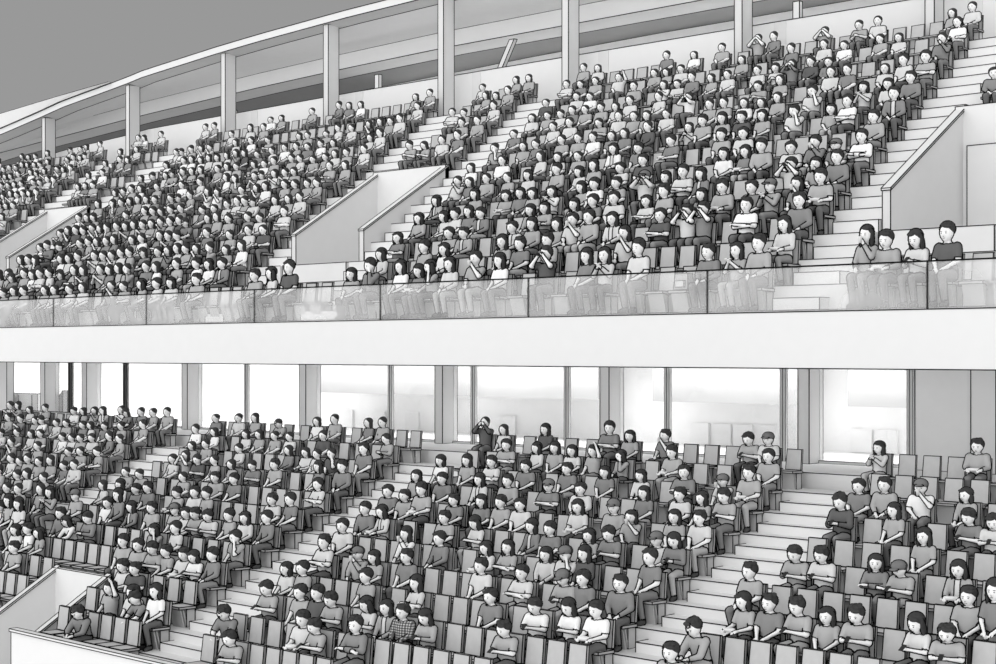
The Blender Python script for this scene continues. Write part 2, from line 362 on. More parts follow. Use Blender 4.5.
def ellipsoid(c, r, nu=12, nv=8, R=None):
    v = [(0, 0, 1)]
    for i in range(1, nv):
        a = math.pi*i/nv
        for j in range(nu): v.append((math.sin(a)*math.cos(2*math.pi*j/nu), math.sin(a)*math.sin(2*math.pi*j/nu), math.cos(a)))
    v.append((0, 0, -1)); t = []
    for j in range(nu): t.append((0, 1+j, 1+(j+1) % nu))
    for i in range(nv-2):
        for j in range(nu):
            a = 1+i*nu+j; b = 1+i*nu+(j+1) % nu; t += [(a, a+nu, b+nu), (a, b+nu, b)]
    L = len(v)-1; o = 1+(nv-2)*nu
    for j in range(nu): t.append((o+j, L, o+(j+1) % nu))
    v = np.array(v)*np.array(r)
    if R is not None: v = v@R.T
    return v+np.array(c), np.array(t)
def capsule(a, b, ra, rb, n=10):
    a = np.array(a, float); b = np.array(b, float); d = b-a; L = np.linalg.norm(d); d = d/L
    p = np.cross(d, (0, 0, 1) if abs(d[2]) < .9 else (1, 0, 0)); p /= np.linalg.norm(p); q = np.cross(d, p)
    rings = [(a-d*ra*.85, ra*.5), (a, ra), (b, rb), (b+d*rb*.85, rb*.5)]; v = []; t = []
    for c, r in rings:
        for j in range(n): v.append(c+r*(p*math.cos(2*math.pi*j/n)+q*math.sin(2*math.pi*j/n)))
    for i in range(3):
        for j in range(n):
            x = i*n+j; y = i*n+(j+1) % n; t += [(x, y, y+n), (x, y+n, x+n)]
    v += [rings[0][0]-d*ra*.12, rings[3][0]+d*rb*.12]; A = len(v)-2
    for j in range(n): t += [(A, (j+1) % n, j), (A+1, 3*n+j, 3*n+(j+1) % n)]
    return np.array(v), np.array(t)
def loft(rings, n=16):
    v = []; t = []
    for (x, y, z, rx, ry) in rings:
        for j in range(n): v.append((x+rx*math.cos(2*math.pi*j/n), y+ry*math.sin(2*math.pi*j/n), z))
    for i in range(len(rings)-1):
        for j in range(n):
            a = i*n+j; b = i*n+(j+1) % n; t += [(a, b, b+n), (a, b+n, a+n)]
    A = len(v); v += [rings[0][:3], rings[-1][:3]]; o = (len(rings)-1)*n
    for j in range(n): t += [(A, (j+1) % n, j), (A+1, o+j, o+(j+1) % n)]
    return np.array(v, float), np.array(t)

# pose -> elbow, wrist for the +x arm and the -x arm, forward lean, head pitch / yaw (degrees)
def both(e, w): return (e, w), ((-e[0], e[1], e[2]), (-w[0], w[1], w[2]))
REST = ((.215, -.03, .755), (.07, -.27, .625))
POSE = {
    'r': (*both(*REST), 0, 4, 0),
    'f': (((.225, -.08, .765), (-.11, -.215, .80)), ((-.225, -.08, .765), (.11, -.20, .765)), 0, 2, 10),
    'p': (*both((.215, -.09, .745), (.05, -.31, .80)), .03, 18, 0),
    'x': (*both((.235, -.20, .98), (.07, -.20, 1.17)), 0, 0, 0),
    'd': (((.21, -.17, .84), (.04, -.19, 1.07)), ((-.215, -.05, .755), (-.07, -.27, .66)), 0, 2, 0),
    'k': (*both((.205, -.13, .79), (.028, -.25, .97)), 0, 2, 0),
    'c': (((.15, -.20, .80), (.075, -.14, 1.06)), ((-.215, -.03, .755), (-.06, -.27, .66)), .03, 8, -10),
    'l': (*both((.20, -.27, .70), (.07, -.42, .64)), .16, 22, 0),
    't': (*both((.215, -.05, .75), (.13, -.30, .71)), 0, 10, 0),
    'a': (((.27, -.06, 1.10), (.20, -.10, 1.36)), ((-.215, -.03, .755), (-.07, -.27, .63)), 0, 2, 0),
}
HEADC = np.array((0, -.005, 1.195)); HS = 1.13
def head_rot(pose):
    lean, pitch, yaw = POSE[pose][2:]
    R = np.array((Matrix.Rotation(math.radians(yaw), 3, 'Z')@Matrix.Rotation(math.radians(pitch), 3, 'X')).to_3x3()); return R, np.array((0, -lean, -.35*lean))
def bones(pose, slim):
    (eR, wR), (eL, wL), lean, _, _ = POSE[pose]; sx = .93 if slim else 1.0; B = []
    sh = .165*sx
    for sgn, e, w in ((1, eR, wR), (-1, eL, wL)):
        s_ = np.array((sgn*sh, .035-lean*.9, .985-.3*lean)); e = np.array(e)*np.array((sx, 1, 1)); w = np.array(w); d = w-e; d /= np.linalg.norm(d)
        ua, fa = (.046, .037) if slim else (.054, .043)
        B += [('uarm', s_, e, ua+.008, ua-.004), ('farm', e, w, fa, .028), ('hand', w+d*.015, w+d*.075, .034, .026)]
        k = np.array((sgn*.10, -.40, .515)); h = np.array((sgn*.088, -.02, .535)); an = np.array((sgn*.10, -.29, .09))
        tr = .074 if slim else .084
        B += [('thigh', h, k, tr+.006, tr-.018), ('shin', k, an, tr-.02, .042), ('foot', an+np.array((0, .02, -.03)), an+np.array((sgn*.015, -.13, -.052)), .042, .034)]
    return B
def torso_rings(pose, slim):
    lean = POSE[pose][2]; k = .92 if slim else 1.0
    f = lambda z: -lean*max(0, (z-.5)/.5)
    return [(0, f(z)+y, z-.35*lean*max(0, (z-.6)/.4), rx*k, ry*k) for z, y, rx, ry in ((.435, .0, .10, .09), (.47, 0, .165, .13), (.56, .01, .16, .125), (.68, .02, .148, .115), (.82, .03, .165, .118), (.92, .035, .178, .115), (.985, .035, .165, .095), (1.03, .03, .10, .07), (1.06, .025, .055, .055))]
def head_shapes(pose):
    R, off = head_rot(pose); c = HEADC+off; out = []
    v, t = ellipsoid((0, 0, 0), (.096, .108, .132), 20, 14)
    lo = np.clip(-v[:, 2]/.132, 0, 1); v[:, 0] *= 1-.28*lo**1.5; v[:, 1] *= 1-.12*lo; v[:, 1] -= .012*lo
    out.append((v, t)); out.append(ellipsoid((0, -.105, -.015), (.014, .02, .026), 8, 6))
    for s_ in (-1, 1): out.append(ellipsoid((s_*.088, .012, -.01), (.012, .022, .03), 8, 6))
    piv = np.array((0, .02, -.11))
    return [((vv-piv)@R.T*HS+piv+c, tt) for vv, tt in out], R, c, piv
BODY = {}
def body(pose, slim, fine):
    key = (pose, slim, fine)
    if key in BODY: return BODY[key]
    shapes = [loft(torso_rings(pose, slim))]; B = bones(pose, slim)
    for n, a, b, ra, rb in B: shapes.append(capsule(a, b, ra, rb))
    hs, R, hc, piv = head_shapes(pose); shapes += hs
    off = head_rot(pose)[1]
    shapes.append(capsule(np.array((0, .03, 1.0))+off*np.array((1, .9, 1)), hc+np.array((0, .02, -.07)), .052, .05))
    mb = MB()
    for v, t in shapes: mb.add(v, t)
    v, t, m, sm = mb.arrays(); me = to_mesh('tmp', v, t, m, sm, []); ob = bpy.data.objects.new('tmp', me); COL.objects.link(ob)
    rm = ob.modifiers.new('r', 'REMESH'); rm.mode = 'VOXEL'; rm.voxel_size = .019 if fine else .036
    if fine:
        sm_ = ob.modifiers.new('s', 'SMOOTH'); sm_.iterations = 2; sm_.factor = .5
    dg = bpy.context.evaluated_depsgraph_get(); e = ob.evaluated_get(dg); em = e.to_mesh(); em.calc_loop_triangles()
    V = np.empty(len(em.vertices)*3, np.float32); em.vertices.foreach_get('co', V); V = V.reshape(-1, 3).astype(float)
    Tt = np.empty(len(em.loop_triangles)*3, np.int32); em.loop_triangles.foreach_get('vertices', Tt); Tt = Tt.reshape(-1, 3)
    e.to_mesh_clear(); bpy.data.objects.remove(ob); bpy.data.meshes.remove(me)
    # which region of the body each vertex belongs to
    best = np.full(len(V), 9.); reg = np.zeros(len(V), int); par = np.zeros(len(V))
    rings = np.array(torso_rings(pose, slim)); z = V[:, 2]
    cx = np.interp(z, rings[:, 2], rings[:, 1]); rx = np.interp(z, rings[:, 2], rings[:, 3]); ry = np.interp(z, rings[:, 2], rings[:, 4])
    dt = np.sqrt((V[:, 0]/rx)**2+((V[:, 1]-cx)/ry)**2)+np.where(z > 1.05-.35*POSE[pose][2], 9, 0)+np.clip((.44-z)*20, 0, 9); best = dt.copy(); reg[:] = 1
    ID = {'uarm': 2, 'farm': 3, 'hand': 4, 'thigh': 5, 'shin': 6, 'foot': 7}
    for n, a, b, ra, rb in B:
        ab = b-a; L2 = ab@ab; u = np.clip(((V-a)@ab)/L2, 0, 1); dd = np.linalg.norm(V-(a+u[:, None]*ab), axis=1)/(ra+(rb-ra)*u); w = dd < best
        best[w] = dd[w]; reg[w] = ID[n]; par[w] = u[w]
    dh = np.linalg.norm((V-hc)/np.array((.113, .136, .153)), axis=1); w = dh < np.minimum(best, 1.25); reg[w] = 8
    neck = (reg == 1) & (z > 1.035-.35*POSE[pose][2]); reg[neck] = 8
    BODY[key] = (V, Tt, reg, par, B, R, hc, piv); return BODY[key]
def shirt_faces(reg, par, V, sleeve):
    low = .50
    on = ((reg == 1) & (V[:, 2] > low)) | ((reg == 2) & ((par < .86) if sleeve == 'S' else True)) | ((reg == 3) & ((par < .9) if sleeve != 'S' else False))
    return on
def sub(V, T, on, push, vn):
    f = on[T].all(1); t = T[f]; ids = np.unique(t); mp = np.full(len(V), -1); mp[ids] = np.arange(len(ids))
    return V[ids]+vn[ids]*push, mp[t], ids
def fingers(B):
    mb = MB()
    for n, a, b, ra, rb in B:
        if n != 'hand': continue
        d = (b-a)/np.linalg.norm(b-a); side = np.cross(d, (0, 0, 1)); side /= max(np.linalg.norm(side), 1e-6); dn = np.cross(side, d)
        if dn[2] > 0: dn = -dn
        for i, ln in zip(range(4), (.058, .07, .066, .05)):
            p0 = b-d*.01+side*(i-1.5)*.017; p1 = p0+d*ln*.6; p2 = p1+(d*.6+dn*.8)*ln*.5
            for q0, q1, r in ((p0, p1, .0095), (p1, p2, .0085)): mb.add(*capsule(q0, q1, r, r*.9, 6), 0, True)
        s_ = -1 if a[0] > 0 else 1; p0 = a+side*.02*s_; p1 = p0+d*.035+side*.03*s_; p2 = p1+d*.035+dn*.01
        for q0, q1 in ((p0, p1), (p1, p2)): mb.add(*capsule(q0, q1, .0105, .009, 6), 0, True)
    return mb.arrays()[:2]
def face_marks(R, c, piv):
    mb = MB()
    for s_ in (-1, 1):
        mb.add(*ellipsoid((s_*.036, -.101, .0), (.009, .007, .008), 8, 5), 1)
        P = [(s_*.036-.016, -.1, .024), (s_*.036+.016, -.1, .024)]; mb.tube(P[0], P[1], .0035, 1)
    mb.tube((-.016, -.103, -.072), (.016, -.103, -.072), .004, 1); mb.tube((-.006, -.126, -.045), (.010, -.122, -.047), .0035, 1)
    v, t, m, sm = mb.arrays(); return (v-piv)@R.T*HS+piv+c, t
def hair_shape(kind, R, c, piv, var):
    sh = []
    j = (var*37 % 5-2)*.003
    sh.append(ellipsoid((0, .034, .052+j), (.112, .114, .108), 18, 12)); sh.append(ellipsoid((.03-.06*(var % 2), -.055, .098), (.072, .05, .034), 12, 8)) if kind != 'c' else None
    if kind == 's':
        for a in range(7): sh.append(ellipsoid((.064*math.cos(a*.9+var), .035+.062*math.sin(a*.9+var), .122+.01*math.sin(a*2.1)), (.042, .042, .035), 8, 6))
    if kind in 'lb':
        n = .075 if kind == 'l' else .03
        sh.append(ellipsoid((0, .06, -.06 if kind == 'l' else -.03), (.108, .066, .17 if kind == 'l' else .11), 16, 10))
        for s_ in (-1, 1): sh.append(ellipsoid((s_*.094, .022, -.06), (.028, .055, .15 if kind == 'l' else .1), 10, 8))
        if kind == 'l': sh.append(ellipsoid((0, .085, -.2), (.085, .045, .13), 12, 8))
    cap = []
    if kind == 'c':
        cap.append(ellipsoid((0, .012, .062), (.112, .124, .098), 18, 10)); cap.append(ellipsoid((0, -.125, .052), (.075, .06, .012), 12, 6))
    tr = lambda L: [((v-piv)@R.T*HS+piv+c, t) for v, t in L]
    return tr(sh), tr(cap)
MC = {}
def ink_add(mb, parts, view, r, slot):
    for v, t in parts:
        a, b = outline_lines(v, t, view, r)
        if len(a): mb.add(a, b, slot)
def view_of(az, el): return np.array((math.sin(az)*math.cos(el), -math.cos(az)*math.cos(el), math.sin(el)))
def get_body(pose, slim, vb, view, r):
    k = ('b', pose, slim, vb)
    if k not in MC:
        V, T, reg, par, B, R, hc, piv = body(pose, slim, True); mb = MB(); mb.add(V, T, 0, True)
        fv, ft = fingers(B); mb.add(fv, ft, 0, True); mv, mt = face_marks(R, hc, piv); mb.add(mv, mt, 1)
        on = np.isin(reg, (3, 4, 8, 2)); f = on[T].all(1); a, b = outline_lines(V, T[f], view, r); mb.add(a, b, 1)
        MC[k] = mb.mesh('person', [SKIN, INK])
    return MC[k]
def get_shirt(pose, slim, sleeve, vb, view, r):
    k = ('s', pose, slim, sleeve, vb)
    if k not in MC:
        V, T, reg, par, B, R, hc, piv = body(pose, slim, True); vn = vnormals(V, T); on = shirt_faces(reg, par, V, 'L' if sleeve in 'JQ' else sleeve)
        v, t, ids = sub(V, T, on, .011, vn); mb = MB(); m = np.zeros(len(t), int)
        if sleeve == 'J':
            c = v[t].mean(1); vv = vn[ids][t].mean(1); inner = (np.abs(c[:, 0]) < .05) & (vv[:, 1] < -.2) & (reg[ids][t] == 1).all(1); m[inner] = 2
            a, b = border_lines(v, t[inner], r*.8); mb.add(a, b, 1)
        mb.add(v, t, m, True); a, b = outline_lines(v, t, view, r); mb.add(a, b, 1); a, b = border_lines(v, t, r*.8); mb.add(a, b, 1)
        MC[k] = mb.mesh('shirt', [SHIRT[3], INK, SHIRT[2]])
    return MC[k]
def get_legs(pose, slim, vb, view, r):
    k = ('t', pose, slim, vb)
    if k not in MC:
        V, T, reg, par, B, R, hc, piv = body(pose, slim, True); vn = vnormals(V, T); out = []
        for on, nm, mats in ((((reg == 1) & (V[:, 2] < .54)) | (reg == 5) | ((reg == 6) & (par < .95)), 'trousers', [PANTS[0], INK]), ((reg == 7) | ((reg == 6) & (par > .93)), 'shoes', [SHOE, INK])):
            v, t, ids = sub(V, T, on, .009 if nm == 'trousers' else .010, vn); mb = MB(); mb.add(v, t, 0, True); a, b = outline_lines(v, t, view, r); mb.add(a, b, 1)
            a, b = border_lines(v, t, r*.8); mb.add(a, b, 1); out.append(mb.mesh(nm, mats))
        MC[k] = out
    return MC[k]
def get_hair(kind, pose, var, vb, view, r):
    k = ('h', kind, pose, var, vb)
    if k not in MC:
        R, off = head_rot(pose); hs, cap = hair_shape(kind, R, HEADC+off, np.array((0, .02, -.11)), var); mb = MB()
        for v, t in hs: mb.add(v, t, 0, True)
        ink_add(mb, hs[:1] if not cap else [], view, r, 1); ink_add(mb, hs[3:] if kind in 'lb' else [], view, r, 1); cm = None
        if cap:
            m2 = MB()
            for v, t in cap: m2.add(v, t, 0, True)
            ink_add(m2, cap, view, r, 1); cm = m2.mesh('cap', [CAPM, INK])
        MC[k] = (mb.mesh('hair', [HAIR, INK]), cm)
    return MC[k]

